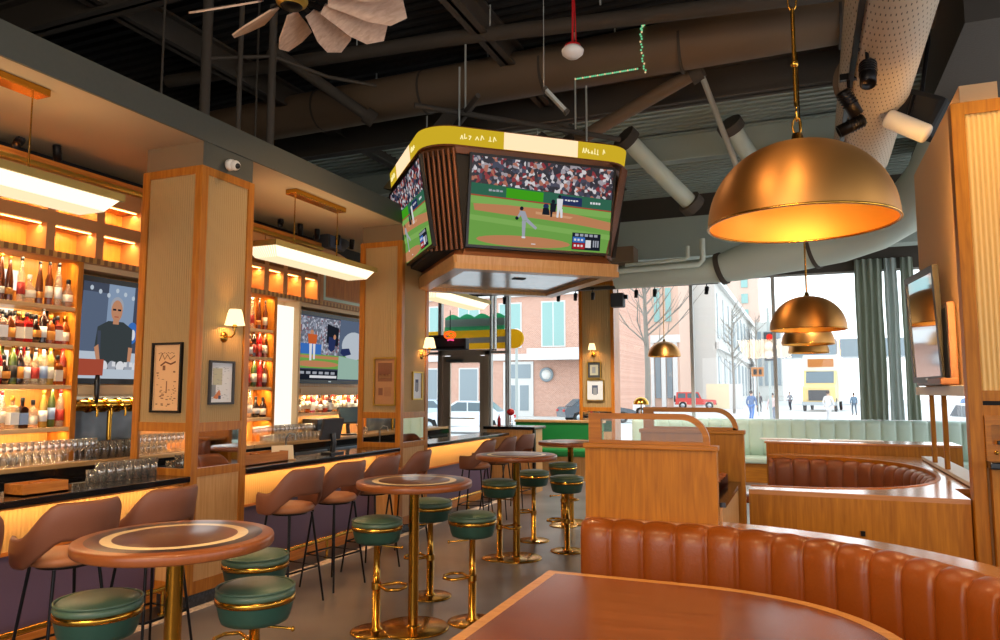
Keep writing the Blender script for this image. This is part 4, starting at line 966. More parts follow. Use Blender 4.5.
# black loudspeaker and white cylinder near the right-hand column top
t = thing('hanging_loudspeaker', 'large black loudspeaker hanging beside the perforated duct', 'speaker', (1.08, 7.6, 4.25), R(-18))
b = MB(); b.M = Matrix.Rotation(R(30), 4, 'Y'); b.box(-.2,.2,-.22,.22,-.16,.18,b=.05); b.build('cabinet', 'black', t)
b = MB(); b.tube([(0,0,.1),(.1,0,.7),(.1,0,1.2)], .02, 6); b.build('bracket', 'blackmetal', t)
t = thing('white_cylinder_light', 'tilted white cylinder lamp just below the black loudspeaker', 'lamp', (.93, 7.3, 4.08), R(-18))
b = MB(); b.M = Matrix.Rotation(R(36), 4, 'Y'); b.M = b.M @ Matrix.Rotation(R(90), 4, 'Y'); b.lathe([(0,-.19),(.075,-.19),(.085,-.17),(.085,.17),(.075,.19),(0,.19)], n=24); b.build('tube_body', 'white', t)
b = MB(); b.tube([(0,0,.05),(.05,.1,.3)], .015, 6); b.build('bracket', 'blackmetal', t)

# ------------------------------------------------------------------ linear pendants over the bar
def linear(y0, y1, label, x=-4.88, zb=3.05):
    L = y1-y0; t = thing('linear_pendant', label, 'pendant lamp', (x, (y0+y1)/2, zb), 0, 'long glowing pendants over the bar')
    a = L/2; b = MB()
    b.box(-.2,.2,-a,a,.115,.14, b=.004); b.ring([(-.21,-a-.01),(.21,-a-.01),(.21,a+.01),(-.21,a+.01)], [(-.19,-a+.01),(.19,-a+.01),(.19,a-.01),(-.19,a-.01)], .09,.145); b.build('brass_rim', 'lampedge', t)
    # fluted glowing trough with sloping ends
    k = 12; top = []; low = []
    for i in range(k*4+1):
        u = -1+2*i/(k*4); f = .006*abs(math.sin(PI*i/4)); top.append((u*.185, u)); low.append((u*.13, f))
    b = MB(); rows = []
    for (ya, sc_) in ((-a+.01, 0), (-a+.1, 1), (a-.1, 1), (a-.01, 0)):
        rows.append([(top[i][0] if not sc_ else top[i][0]*.72+0*low[i][0], ya, .1 if not sc_ else 0-low[i][1]) for i in range(len(top))])
    for i in range(len(top)-1): b.grid([[r[i], r[i+1]] for r in rows], (i//2) % 2, False)
    b.add([(-.185,-a+.01,.1),(-.133,-a+.1,0),(-.133,a-.1,0),(-.185,a-.01,.1)], [(0,1,2,3)]); b.add([(.185,-a+.01,.1),(.133,-a+.1,0),(.133,a-.1,0),(.185,a-.01,.1)], [(3,2,1,0)])
    b.build('diffuser', ['lamp', 'lamp2'], t, fix=False)
    b = MB()
    for y in (-a*.42, a*.42): b.cyl((0,y,.14),(0,y,3.8-zb), .006, n=6)
    b.build('cord', 'brass', t)
    b = MB(); b.box(-.07,.07,-a*.5,a*.5,3.775-zb,3.83-zb,b=.008); b.build('canopy', 'brass', t)
    light('added_soffit_fill', 'AREA', (x, (y0+y1)/2, zb+.16), 8, '#ffcf96', .3, L-.1, (PI, 0, 0))  # added upward light to brighten the soffit
    return t
linear(1.88, 3.96, 'long glowing brass rimmed pendant over the bar nearest the camera')
linear(5.7, 7.52, 'long glowing brass rimmed pendant between the two bar pillars')
linear(9.1, 11.0, 'long glowing pendant mostly hidden beyond the further bar pillar')

# ------------------------------------------------------------------ palm leaf ceiling fan
t = thing('palm_fan', 'wooden ceiling fan with a ring of broad leaf shaped blades', 'ceiling fan', (-3.13, 3.90, 4.40))
b = MB(); b.lathe([(0,-.09),(.06,-.085),(.09,-.05),(.1,0),(.16,.02),(.2,.05),(.2,.08),(.05,.12),(.03,.3),(.03,1.78),(0,1.78)], n=24); b.build('motor', 'blackmetal', t)
b = MB(); b.lathe([(.075,-.075),(.085,-.06),(.1,-.055),(.11,-.03)], n=24); b.build('brass_ring', 'brassdull', t)
nb = 12
for k in range(nb):
    a = 2*PI*k/nb+.12
    Mx = Matrix.Rotation(a, 4, 'Z') @ Matrix.Translation((.0,0,0)) @ Matrix.Rotation(R(-34), 4, 'X')
    out = [(.24,-.04),(.36,-.075),(.52,-.125),(.66,-.16),(.75,-.07),(.79,.05),(.68,.125),(.52,.115),(.36,.07),(.24,.04)]
    b = MB(); b.M = Mx; b.prism(out, -.006, .006); bl = b.build('blade', 'palm', t)
    b = MB(); b.M = Mx; b.box(.1,.36,-.015,.015,.004,.016); b.tube([(.34,-.03,.012),(.4,-.05,.014),(.4,.05,.014),(.34,.03,.012)], .008, 5); b.build('blade_arm', 'blackmetal', bl)

# ------------------------------------------------------------------ tall tables
M['t_top'] = rings('inlaid_table_top', [(0, '#522620'), (.262, '#ead2a2'), (.312, '#33212c'), (.374, '#8f4f26')], .3)
def make_table():
    t = thing('tall_table', '', 'table')
    r = .43; b = MB()
    b.lathe([(0,1.065),(r-.012,1.065),(r-.004,1.061),(r,1.051),(r,1.025),(r-.004,1.018),(r-.015,1.015),(0,1.015)], n=72); b.build('tabletop', 't_top', t)
    b = MB(); b.lathe([(0,1.015),(.14,1.015),(.14,1.0),(.05,.99),(.038,.97),(.038,.03),(.038,.03),(.06,.02),(.06,.014)], n=28); b.build('column', 'brass', t)
    b = MB(); b.lathe([(0,.018),(.25,.014),(.265,.008),(.265,0),(0,0)], n=56); b.build('base_plate', 'brass', t)
    return t
tt = make_table()
for i, (x, y, lab) in enumerate(((-2.69,2.65,'tall round inlaid table nearest the bar stools, on a brass column'),(-2.72,4.95,'tall round inlaid table in the middle of the aisle, second from camera'),(-2.84,7.38,'tall round inlaid table third along the aisle, before the green bench'),(-2.92,9.6,'farthest tall round table, half hidden behind the wooden booth divider'))):
    place(tt, i == 0, (x, y, 0), i*.7, lab, 'tall round tables')
# ------------------------------------------------------------------ green swivel stools
def make_stool():
    t = thing('round_stool', '', 'stool')
    b = MB(); b.lathe([(0,.70),(.1,.70),(.15,.71),(.165,.71),(.172,.58),(.160,.56),(0,.555)], (0,0,.045), 40) if False else b.lathe([(0,.585),(.15,.585),(.172,.592),(.183,.615),(.2,.675),(.2,.675),(0,.675)], n=44); b.build('drum', 'greendk', t)
    b = MB(); b.lathe([(.195,.675),(.206,.675),(.206,.70),(.195,.70)], n=44); b.build('brass_band', 'brass', t)
    b = MB(); b.lathe([(0,.76),(.08,.758),(.14,.752),(.185,.738),(.203,.722),(.206,.708),(.2,.70),(0,.70)], n=44); b.tube([(.2*math.cos(2*PI*i/44),.2*math.sin(2*PI*i/44),.735) for i in range(44)], .006, 6, closed=True); b.build('seat', 'green', t)
    b = MB(); b.lathe([(.05,.585),(.05,.57),(.026,.56),(.026,.3),(.03,.3),(.03,.03),(.05,.02),(.05,.012)], n=20); b.build('pole', 'brass', t)
    b = MB(); b.tube([(.02,.0,.3),(.12,-.11,.3),(.2,-.08,.3),(.225,0,.3),(.2,.08,.3),(.12,.11,.3),(.02,0,.3)], .011, 8); b.cyl((0,0,.28),(0,0,.32), .036, n=18); b.build('foot_ring', 'brass', t)
    b = MB(); b.tube([(.03,.02,.56),(.14,.05,.55),(.19,.06,.545)], .006, 6); b.ell((.19,.06,.545),(.012,.012,.012),8,6); b.build('lever', 'brass', t)
    b = MB(); b.lathe([(0,.016),(.17,.012),(.185,.006),(.185,0),(0,0)], n=44); b.build('base_plate', 'brass', t)
    for o in t.children:
        for v in o.data.vertices:
            k = .9 if v.co.z > .4 else 1.
            v.co.x *= k; v.co.y *= k; v.co.z *= 1.075
    return t
st = make_stool()
ST = [(-2.98,2.5,-20,'green round stool cut off below the table nearest the bar stools'),(-2.48,2.95,10,'green round stool at the first tall table, in front of another stool'),(-2.95,3.5,200,'green round stool half hidden under the first tall table'),
      (-2.93,4.78,10,'dark green stool on the bar side of the second tall table'),(-3.0,5.75,190,'dark green stool behind the second tall table, beside its column'),(-2.38,5.25,185,'dark green stool on the booth side of the second tall table'),
      (-3.0,7.3,15,'dark green stool on the bar side of the third tall table'),(-2.98,8.3,170,'dark green stool behind the column of the third tall table'),(-2.45,7.9,180,'dark green stool closest to the wooden booth divider'),
      (-2.95,9.35,60,'green stool under the farthest tall table'),(-2.5,9.9,30,'green stool behind the farthest tall table, mostly hidden')]
for i, (x, y, a, lab) in enumerate(ST): place(st, i == 0, (x, y, 0), R(a), lab, 'green round stools')
# ------------------------------------------------------------------ brown bar chairs
def make_chair():
    # faces -x (towards the bar); the tall part of the back is at +x
    t = thing('bar_chair', '', 'bar chair')
    b = MB(); n = 40; prof = [(0,.77),(.14,.768),(.19,.755),(.205,.735),(.2,.71),(.17,.70),(0,.70)]
    b.lathe(prof, n=n); b.v = [(x*1.02, y*1.08, z) for x, y, z in b.v]; b.build('seat', 'tanseat', t)
    G = []; N = 36
    for i in range(N+1):
        a = R(-118+236*i/N); g = abs(a)/R(118)
        top = .865+.185*(1-min(1, max(0, (g-.30)/.42))**2*(3-2*min(1, max(0, (g-.30)/.42)))); bot = .845-.14*min(1, max(0, (g-.3)/.35))
        r0 = .235; r1 = .275; ends = .0 if 0 < i < N else .0
        flare = .03*(1-g); L = []
        for (rr, z) in ((r0,bot+.02),(r0-.002,(top+bot)/2),(r0+flare*.7,top-.02),(r0+flare+.012,top-.004),(r1+flare-.012,top),(r1+flare,top-.02),(r1+.004,(top+bot)/2),(r1-.004,bot+.02),(r1-.014,bot),(r0+.012,bot)):
            L.append((rr*math.cos(a)*1.02-.01, rr*math.sin(a)*1.08, z))
        G.append(L)
    b = MB(); b.grid(G, 0, True, closed_v=True); m = len(G[0]); b.add(G[0], [tuple(range(m))], 0, True); b.add(G[-1], [tuple(range(m))[::-1]], 0, True); b.build('backrest', 'brown', t)
    b = MB(); b.lathe([(0,.70),(.16,.70),(.16,.685),(0,.685)], n=28); b.build('seat_frame', 'blackmetal', t)
    for sx, sy in ((1,1),(1,-1),(-1,1),(-1,-1)):
        b = MB(); b.tube([(sx*.13,sy*.14,.69),(sx*.215,sy*.22,.0)], [.011,.009], 8); b.build('leg', 'blackmetal', t)
    b = MB(); z = .27; p = [(sx*.183,sy*.19,z) for sx,sy in ((1,1),(1,-1),(-1,-1),(-1,1))]
    b.tube(p, .008, 8, closed=True)
    b.build('foot_rest', 'blackmetal', t)
    for o in t.children:
        for v in o.data.vertices: v.co.z *= 1.055; v.co.x *= .93; v.co.y *= .93
    return t
ch = make_chair()
CH = [(2.78,'brown bar chair cut off at the edge of the picture'),(3.2,'brown wraparound bar chair behind the nearest tall table'),(3.82,'brown bar chair just before the nearer bar pillar'),(5.1,'brown bar chair directly beyond the nearer bar pillar'),(5.74,'brown bar chair, second beyond the nearer bar pillar'),(6.38,'brown bar chair, third beyond the nearer bar pillar'),(7.05,'brown bar chair, fourth beyond the nearer bar pillar, before the sepia photo'),
      (8.35,'brown bar chair in front of the further bar pillar panel'),(9.1,'pinkish brown bar chair at the far bar stretch'),(9.85,'pinkish brown bar chair next to the host station')]
CH = [(2.42,-4.02,CH[0][1]),(3.13,-4.02,CH[1][1]),(3.74,-4.02,CH[2][1]),(5.12,-3.98,CH[3][1]),(5.75,-3.98,CH[4][1]),(6.38,-3.98,CH[5][1]),(7.05,-3.98,CH[6][1]),(8.9,-4.0,CH[8][1]),(9.65,-4.0,CH[9][1]),(10.4,-4.0,'farthest pinkish brown bar chair, against the host station')]
rr_ = random.Random(4)
for i, (y, x, lab) in enumerate(CH): place(ch, i == 0, (x, y, 0), R(rr_.uniform(-9, 9)), lab, 'brown bar chairs')

# ------------------------------------------------------------------ host station, green bench
t = thing('host_station', 'pale oak host station with black stone top at the end of the bar', 'counter', (-4.72, 12.15, 0))
b = MB(); b.box(-5.15,-4.3,11.95,12.45,0,1.08,b=.01); b.build('body','pale_oak',t,W=True)
b = MB(); b.box(-5.2,-4.25,11.9,12.5,1.08,1.13,b=.01); b.build('worktop','stone',t,W=True)
b = MB(); b.box(-4.3,-4.26,11.93,12.0,0,1.08); b.build('edge_strip','blackmetal',t,W=True)
b = MB(); b.M = Matrix.Translation((-4.5,11.945,.86)) @ Matrix.Rotation(R(90),4,'X'); b.lathe([(0,0),(.02,0),(.02,.01),(0,.012)],n=12); b.build('knob','blackmetal',t,W=True)
t = thing('condiment_bottle', 'small red topped bottle standing on the host station', 'bottle', (-5.0,12.15,1.13))
b = MB(); b.lathe([(0,0),(.03,0),(.03,.12),(.015,.15),(.012,.17),(0,.17)],n=14); b.build('body','red',t)
b = MB(); b.lathe([(0,.17),(.013,.17),(.008,.2),(0,.2)],n=12); b.build('cap','white',t)
t = thing('flower_vase', 'red flower in a small clear vase on the host station', 'vase', (-4.8,12.2,1.13))
b = MB(); b.lathe([(0,0),(.035,0),(.04,.06),(.02,.12),(.022,.14)],n=16); b.build('vase','glassw',t)
b = MB(); b.ell((0,0,.24),(.07,.07,.06),10,8); b.cyl((0,0,.02),(0,0,.2),.006,n=6); b.build('flower','red',t)
t = thing('green_bench', 'bright green upholstered bench below the street window', 'bench', (-4.7,14.2,0))
b = MB(); b.box(-5.6,-3.75,14.5,14.62,.72,1.1,b=.02); b.build('backrest','benchgreen',t,W=True)
b = MB(); b.box(-5.6,-3.75,14.0,14.5,.46,.6,b=.04); b.build('seat','benchgreen',t,W=True)
b = MB(); b.box(-5.6,-3.75,14.05,14.6,.0,.46); b.box(-5.6,-3.75,14.46,14.5,.46,.72); b.build('base','pale_oak',t,W=True)
b = MB(); b.box(-5.62,-3.73,14.48,14.72,1.1,1.15,b=.01); b.build('cap_rail','pale_oak',t,W=True)

# ------------------------------------------------------------------ booths
def path_resample(pts, step):
    P = [Vector((x, y, 0)) for x, y in pts]; L = [0]
    for a, c in zip(P, P[1:]): L.append(L[-1]+(c-a).length)
    n = int(L[-1]/step); out = []
    for i in range(n+1):
        s = L[-1]*i/n; k = 0
        while k < len(L)-2 and L[k+1] < s: k += 1
        f = (s-L[k])/(L[k+1]-L[k]); out.append(P[k].lerp(P[k+1], f))
    return out, L[-1]
def channel_back(pts, z0, z1, pitch, depth, bulge, out_sign):
    """channel tufted backrest along a path; front is on the out_sign side of the path's left normal"""
    per = 14; P, L = path_resample(pts, pitch/per); n = len(P); G = []
    for i in range(n):
        d = (P[min(i+1,n-1)]-P[max(i-1,0)]).normalized(); nr = Vector((-d.y, d.x, 0))*out_sign
        u = (i % per)/per; bu = bulge*(math.sin(PI*u)**.3 if 0 < u < 1 else 0); dz = .022*(math.sin(PI*u)**.6 if 0 < u < 1 else 0)
        row = []
        for off, z in ((-.0, z0), (depth*.75+bu*.6, z0), (depth+bu, z0+(z1-z0)*.35), (depth+bu, z1-.12), (depth*.92+bu*.95, z1-.06), (depth*.65+bu*.7, z1-.028+dz*.6), (depth*.3+bu*.2, z1-.02+dz), (0, z1-.022+dz*.7)):
            q_ = P[i]+nr*off; row.append((q_.x, q_.y, z))
        G.append(row)
    b = MB(); b.grid(G, 0, True); m = len(G[0]); b.add(G[0], [tuple(range(m))]); b.add(G[-1], [tuple(range(m))[::-1]])
    return b, P
def strip_solid(inner, outer, z0, z1):
    n = len(inner); vs = []
    for p in inner: vs.append((p[0],p[1],z0))
    for p in outer: vs.append((p[0],p[1],z0))
    for p in inner: vs.append((p[0],p[1],z1))
    for p in outer: vs.append((p[0],p[1],z1))
    fs = []
    for i in range(n-1):
        j = i+1; fs += [(i,j,n+j,n+i),(2*n+i,3*n+i,3*n+j,2*n+j),(i,2*n+i,2*n+j,j),(n+i,n+j,3*n+j,3*n+i)]
    fs += [(0,n,3*n,2*n),(n-1,3*n-1,4*n-1,2*n-1)]
    return MB().add(vs, fs)
def offset(P, d):
    n = len(P); o = []
    for i in range(n):
        t_ = (P[min(i+1,n-1)]-P[max(i-1,0)]).normalized(); o.append(P[i]+Vector((-t_.y, t_.x, 0))*d)
    return o
def sup(cx, cy, rx, ry, e, a0, a1, n):
    o = []
    for i in range(n+1):
        a = R(a0+(a1-a0)*i/n); c, s = math.cos(a), math.sin(a)
        o.append((cx+rx*math.copysign(abs(c)**(2/e), c), cy+ry*math.copysign(abs(s)**(2/e), s)))
    return o
# near booth: back along X then sweeping round towards the camera
path = [(-1.31,4.60)] + sup(-.70, 3.05, 1.62, 1.55, 2.0, 90, -25, 40)
t = thing('curved_booth', 'curved cognac leather channelled booth wrapping the near table', 'booth', (-.4, 3.6, 0))
b, P = channel_back(path, .42, .945, .19, .10, .042, -1); b.build('backrest', 'orange', t, W=True)
b = strip_solid(P, offset(P, .17), .90, .935); b.build('ledge', 'ledge', t, W=True)
b = strip_solid(offset(P, .12), offset(P, .16), .0, .9); b.build('outer_panel', 'walnut', t, W=True)
b = strip_solid(offset(P, -.5), offset(P, -.08), .36, .47); b.build('seat', 'orange', t, W=True)
b = strip_solid(offset(P, -.46), offset(P, 0), .0, .36); b.build('seat_base', 'walnut', t, W=True)
# near table, straight on the aisle side and rounded on the other
def dpoly(s): return [(-1.33+s,1.75+s)] + sup(-.65, 2.85, 1.05-s, 1.1-s, 2.5, -90, 90, 44) + [(-1.33+s,3.95-s)]
t = thing('booth_table', 'large dark wood booth table with pale edging, closest to the camera', 'table', (-.55, 2.85, 0))
M['edge_oak'] = wood('edge_oak', '#d39a56', '#bb7d3d', 'X', rough=.3)
b = MB(); b.ring(dpoly(0), dpoly(.055), .705, .75); b.build('edging', 'edge_oak', t, W=True)
b = MB(); b.prism(dpoly(.055), .712, .7505); b.build('tabletop', 'bartop', t, W=True)
for y in (2.4, 3.3):
    b = MB(); b.lathe([(0,.712),(.2,.712),(.2,.7),(.05,.69),(.045,.05),(.07,.03),(.28,.015),(.28,0),(0,0)], (-.55,y,0), 28); b.build('pedestal', 'brassdull', t, W=True)
# glazed dividers
def divider(x0, x1, y, zp, zt, label):
    t = thing('booth_divider', label, 'divider', ((x0+x1)/2, y, 0))
    b = MB(); b.box(x0-.02, x1, y, y+.07, 0, zp); b.build('panel', 'walnut', t, W=True)
    b = MB(); b.box(x0-.03, x1+.03, y-.02, y+.09, zp, zp+.03, b=.006); b.build('cap_rail', 'walnut_x', t, W=True)
    b = MB(); b.box(x1-.015, x1+.02, y-.005, y+.075, 0, zp); b.build('end_post', 'walnut', t, W=True)
    z0 = zp+.03; xr = x1-.02; f = .036; rad = .17
    def outl(s):
        o = [(x0+s, z0+s), (xr-s, z0+s)]
        for i in range(11):
            a = PI/2*i/10; o.append((xr-rad+(rad-s)*math.cos(a), zt-rad+(rad-s)*math.sin(a)))
        o.append((x0+s, zt-s)); return o
    inner = outl(f); inner[0] = (x0+.08, z0+.02); inner[-1] = (x0+.08, zt-f); inner[1] = (inner[1][0], z0+.02)
    b = MB(); b.ring(outl(0), inner, y+.015, y+.055, 'Y'); b.build('screen_frame', 'walnut_x', t, W=True)
    b = MB(); b.add([(u, y+.035, w) for u, w in inner], [tuple(range(len(inner)))]); b.build('glass_pane', 'glass', t, W=True)
    return t
divider(-1.30, -.525, 4.66, 1.365, 1.585, 'wooden booth divider with curved glass top, directly behind the near booth')
divider(-1.2, -.46, 5.92, 1.40, 1.60, 'second wooden booth divider with curved glass top, beyond the first')
t = thing('booth_end_panel', 'low wooden booth side with a dark stone cap between the two dividers', 'panel', (-.5, 5.3, 0))
b = MB(); b.box(-.53,-.49,4.76,5.9,0,1.02); b.build('panel','pale_oak',t,W=True)
b = MB(); b.box(-.55,-.47,4.76,5.9,1.02,1.05); b.build('cap','stone',t,W=True)
b, P = channel_back([(-.56,4.8),(-.56,5.88)], .5, 1.12, .18, .08, .03, 1); b.build('backrest','darkleather',t,W=True)
# oval booth
inner = [(-.42,6.2)] + sup(-.15, 7.75, 1.22, 1.55, 2.3, -90, 90, 60) + [(-.42,9.3)]
def outer_of(p):
    x, y = p
    if x < .2: return (x, 5.98 if y < 7.75 else 9.62)
    c = Vector((.2, 7.75)); d = Vector((x, y))-c
    hx, hy0, hy1 = .97, -1.77, 1.87
    s = min(hx/abs(d.x) if abs(d.x) > 1e-6 else 9e9, (hy1/d.y if d.y > 0 else hy0/d.y) if abs(d.y) > 1e-6 else 9e9)
    ox_, oy_ = c.x+d.x*s, c.y+d.y*s
    return (min(ox_, 1.02 if oy_ < 6.6 else 1.155), oy_)
t = thing('oval_booth', 'oval booth with chestnut leather channels inside a wooden wall and pale ledge', 'booth', (.3, 7.75, 0))
b, P = channel_back(inner, .45, .965, .19, .09, .04, 1); b.build('backrest', 'darkleather', t, W=True)
I2 = [(p.x, p.y) for p in P]; O2 = [outer_of(p) for p in I2]
b = strip_solid(I2, O2, .955, .99); b.build('ledge', 'ledge', t, W=True)
lip = offset(P, .035); b = strip_solid([(p.x,p.y) for p in lip], I2, .94, .996); b.build('ledge_lip', 'walnut_x', t, W=True)
O2v = [Vector((x, y, 0)) for x, y in O2]; b = MB(); b.grid([[(p.x, p.y, z) for p in O2v] for z in (0, .955)], 0, False); b.build('outer_panel', 'walnut', t, W=True, fix=False)
b = strip_solid([(p.x,p.y) for p in offset(P,.1)], [(p.x,p.y) for p in offset(P,.52)], .36, .46); b.build('seat', 'darkleather', t, W=True)
b = MB(); b.box(.33,.36,5.955,5.975,.70,.735); b.build('reserved_plate', 'blackmetal', t, W=True)
t = thing('oval_booth_table', 'pale topped round table inside the oval booth', 'table', (-.25,7.75,0))
b = MB(); b.lathe([(0,.75),(.6,.75),(.61,.74),(.61,.715),(0,.71)], n=48); b.build('tabletop','bartop',t)
b = MB(); b.lathe([(.2,.71),(.05,.69),(.045,.05),(.07,.03),(.28,.015),(.28,0),(0,0)], n=28); b.build('pedestal','brassdull',t)
t = thing('window_counter', 'wooden half wall with pale ledge behind the oval booth', 'counter', (.2,9.8,0))
b = MB(); b.box(-.46,1.6,9.66,9.74,0,1.10); b.build('panel','walnut',t,W=True)
b = MB(); b.box(-.48,1.6,9.64,10.25,1.10,1.125,b=.006); b.build('ledge','ledge',t,W=True)
M['pad'] = mat('place_mat','#d9d9d4',.4)
for x,lab in ((-.25,'pale place mat lying on the ledge nearer the dividers'),(.55,'pale place mat lying on the ledge nearer the curtains')):
    b = MB(); b.box(x-.3,x+.3,9.95,10.2,1.126,1.135,b=.004); o = b.build('place_mat','pad'); tag(o,lab,'place mat')
# sage banquette under the windows
t = thing('sage_banquette', 'long pale sage green channelled banquette under the street windows', 'banquette', (0,15.4,0))
b, P = channel_back([(-3.4,15.75),(4.6,15.75)], .45, 1.19, .26, .12, .045, -1); b.build('backrest','sage',t,W=True)
b = MB(); b.box(-3.4,4.6,15.05,15.64,.36,.48,b=.04); b.build('seat','sage',t,W=True)
b = MB(); b.box(-3.4,4.6,15.1,15.7,0,.36); b.build('base','walnut_x',t,W=True)
b = MB(); b.box(-3.42,4.62,15.74,16.0,1.15,1.185); b.build('cap_rail','white',t,W=True)
for i,(x,lab) in enumerate(((-2.2,'pale table in front of the sage banquette beside the bare tree'),(.6,'pale table in front of the sage banquette near the curtains'))):
    t = thing('banquette_table', lab, 'table', (x,14.4,0))
    b = MB(); b.box(-.6,.6,-.4,.4,.72,.76,b=.01); b.build('tabletop','ledge',t)
    b = MB(); b.lathe([(.05,.72),(.045,.05),(.25,.015),(.25,0),(0,0)],n=20); b.build('pedestal','blackmetal',t)
# table lamp on the sill
t = thing('table_lamp', 'small brass mushroom lamp on the ledge by the window pillar', 'lamp', (-3.25,15.87,1.185))
b = MB(); b.lathe([(0,0),(.09,0),(.09,.015),(.02,.03),(.012,.3),(0,.3)],n=20); b.build('stem','brass',t)
b = MB(); b.lathe([(.17,.27),(.16,.33),(.11,.4),(.04,.43),(0,.435)],n=28); b.build('shade','brass',t,fix=False)

# ------------------------------------------------------------------ right-hand side
t = thing('fluted_column', 'broad wooden column with golden fluted panel beside the oval booth', 'pillar', (1.5,6.2,0))
X0, X1, Y0 = 1.03, 2.1, 5.92
b = MB(); b.box(X0+.05,X1,Y0+.06,6.04,0,3.74); b.box(1.16,X1,6.04,6.5,0,3.74); b.build('core','wallplaster',t,W=True)
b = MB(); b.box(X0,X0+.085,Y0,6.04,.0,3.76,b=.006); b.box(X0+.085,X1,Y0+.002,Y0+.06,3.67,3.76); b.box(X0+.085,X1,Y0+.002,Y0+.06,1.66,1.73); b.box(X0+.085,X1,Y0+.004,Y0+.06,1.56,1.63); b.build('frame','walnut',t,W=True)
b = MB(); b.flutes(X0+.085,X1,1.73,3.67,'Y',Y0+.025,-1,.032,.014); b.build('fluted_panel','ribgold',t,W=True,fix=False)
b = MB(); b.box(X0+.085,X1,Y0+.03,Y0+.05,1.63,1.66); b.build('shadow_gap','black',t,W=True)
b = MB(); b.box(X0+.11,X1,Y0+.012,Y0+.03,1.56,1.62); b.build('speaker_grille','darktile',t,W=True)
t = thing('service_station', 'wooden service station with open niche and dark stone shelf on the fluted column', 'cabinet', (1.5,5.88,0))
b = MB(); b.box(X0+.085,X1,Y0-.02,Y0+.02,1.50,1.56); b.box(X0+.085,X1,Y0-.02,Y0+.02,1.26,1.37); b.box(X0+.085,X0+.12,Y0-.02,Y0+.02,1.37,1.5); b.box(X0+.085,X1,Y0+.02,Y0+.03,1.3,1.56); b.build('carcass','walnut_x',t,W=True)
b = MB(); b.box(X0+.085,X1,Y0-.12,Y0+.02,1.21,1.26,b=.01); b.build('stone_shelf','stone',t,W=True)
b = MB(); b.box(X0+.1,X1,Y0-.06,Y0+.02,.0,1.21); b.build('lower_panel','walnut',t,W=True)
for x in (1.17,1.24,1.31,1.38): b = MB(); b.M = Matrix.Translation((x,Y0-.02,1.315)) @ Matrix.Rotation(R(90),4,'X'); b.lathe([(0,.018),(.012,.016),(.014,0)],n=12); b.build('knob','brass',t,W=True)
light('wall_wash','AREA',(1.05,6.10,2.75),34,'#ffc070',.03,1.8,target=(1.4,7.0,2.75))
t = thing('payment_terminal', 'small black card machine in the column niche', 'card machine', (1.24,5.895,1.37))
b = MB(); b.box(-.06,.2,-.02,.02,0,.025,b=.005); b.box(.02,.1,-.02,.015,.02,.09,b=.008); b.box(-.0,.07,-.02,.015,.085,.12,b=.006); b.build('body','blackplastic',t)
b = MB(); b.box(.05,.12,-.022,-.02,.03,.045); b.build('keys','white',t)
# wall beyond the column: plaster above an open, glazed pass
b = MB(); b.box(1.115,1.35,6.06,8.46,1.77,3.93); struct('wall_column', b, 'wallplaster', 'tan plaster wall beyond the fluted column')
b = MB(); b.box(1.03,1.34,6.06,8.5,1.69,1.77,b=.008); struct('trim_3', b, 'white', 'white lintel below the tan plaster wall')
b = MB(); b.box(1.17,1.29,6.53,9.2,0,1.0); struct('wall_low', b, 'walnut_y', 'low wooden wall beside the oval booth')
b = MB(); b.box(1.14,1.32,6.53,9.22,1.0,1.03); struct('trim_4', b, 'white', 'pale ledge on the low wooden wall')
for y,lab in ((8.45,'thin wooden post under the white lintel, beside the curtains'),(7.75,'thin wooden post under the white lintel, nearer the fluted column')):
    b = MB(); b.box(1.14,1.18,y-.025,y+.025,1.03,1.69,b=.006); o = b.build('wooden_post','walnut'); tag(o,lab,'post')
b = MB(); b.box(1.05,1.11,6.045,6.07,1.78,3.7); o = b.build('light_strip','strip2'); tag(o,'vertical glowing light strip tucked behind the fluted column','light strip')
television((.965, 7.25, 2.275), R(-83), .77, pic_off, 'switched off television mirroring the windows, on the tan wall', R(2), None, .85)
t = thing('media_box','small dark cabinet fixed to the tan wall behind the television','cabinet',(1.045,6.75,2.1))
b = MB(); b.box(-.0,.055,-.14,.14,-.32,.32,b=.006); b.build('body','slat',t)
b = MB(); b.box(-.005,0,-.1,.1,-.28,.28); b.build('door','black',t)
b = MB(); b.box(.97,1.1,6.6,7.9,1.775,1.83,b=.01); o = b.build('bracket_shelf','slat'); tag(o,'brown shelf on the tan wall below the television','shelf')

# ------------------------------------------------------------------ bottles
def liquor(name, col, rough=.08, tr=.0):
    m = mat(name, col, rough, spec=.6)
    if tr:
        nt = m.node_tree; bsdf = nt.nodes['Principled BSDF']; t_ = nt.nodes.new('ShaderNodeBsdfTransparent'); t_.inputs['Color'].default_value = lin(col)
        mx = nt.nodes.new('ShaderNodeMixShader'); mx.inputs['Fac'].default_value = 1-tr
        nt.links.new(t_.outputs[0], mx.inputs[1]); nt.links.new(bsdf.outputs[0], mx.inputs[2]); nt.links.new(mx.outputs[0], nt.nodes['Material Output'].inputs['Surface'])
    return m
LQ = {'amber': liquor('amber_spirit', '#a1501c', tr=.3), 'red': liquor('red_spirit', '#b3201f', tr=.2), 'clear': liquor('clear_spirit', '#efe6d2', tr=.75), 'dark': liquor('dark_spirit', '#2b1510'), 'green': liquor('green_spirit', '#4b5a26', tr=.15),
      'brown': liquor('brown_spirit', '#6b3214', tr=.2), 'yellow': liquor('yellow_spirit', '#c9a54b', tr=.4), 'rose': liquor('rosy_spirit', '#9c3b2d', tr=.25)}
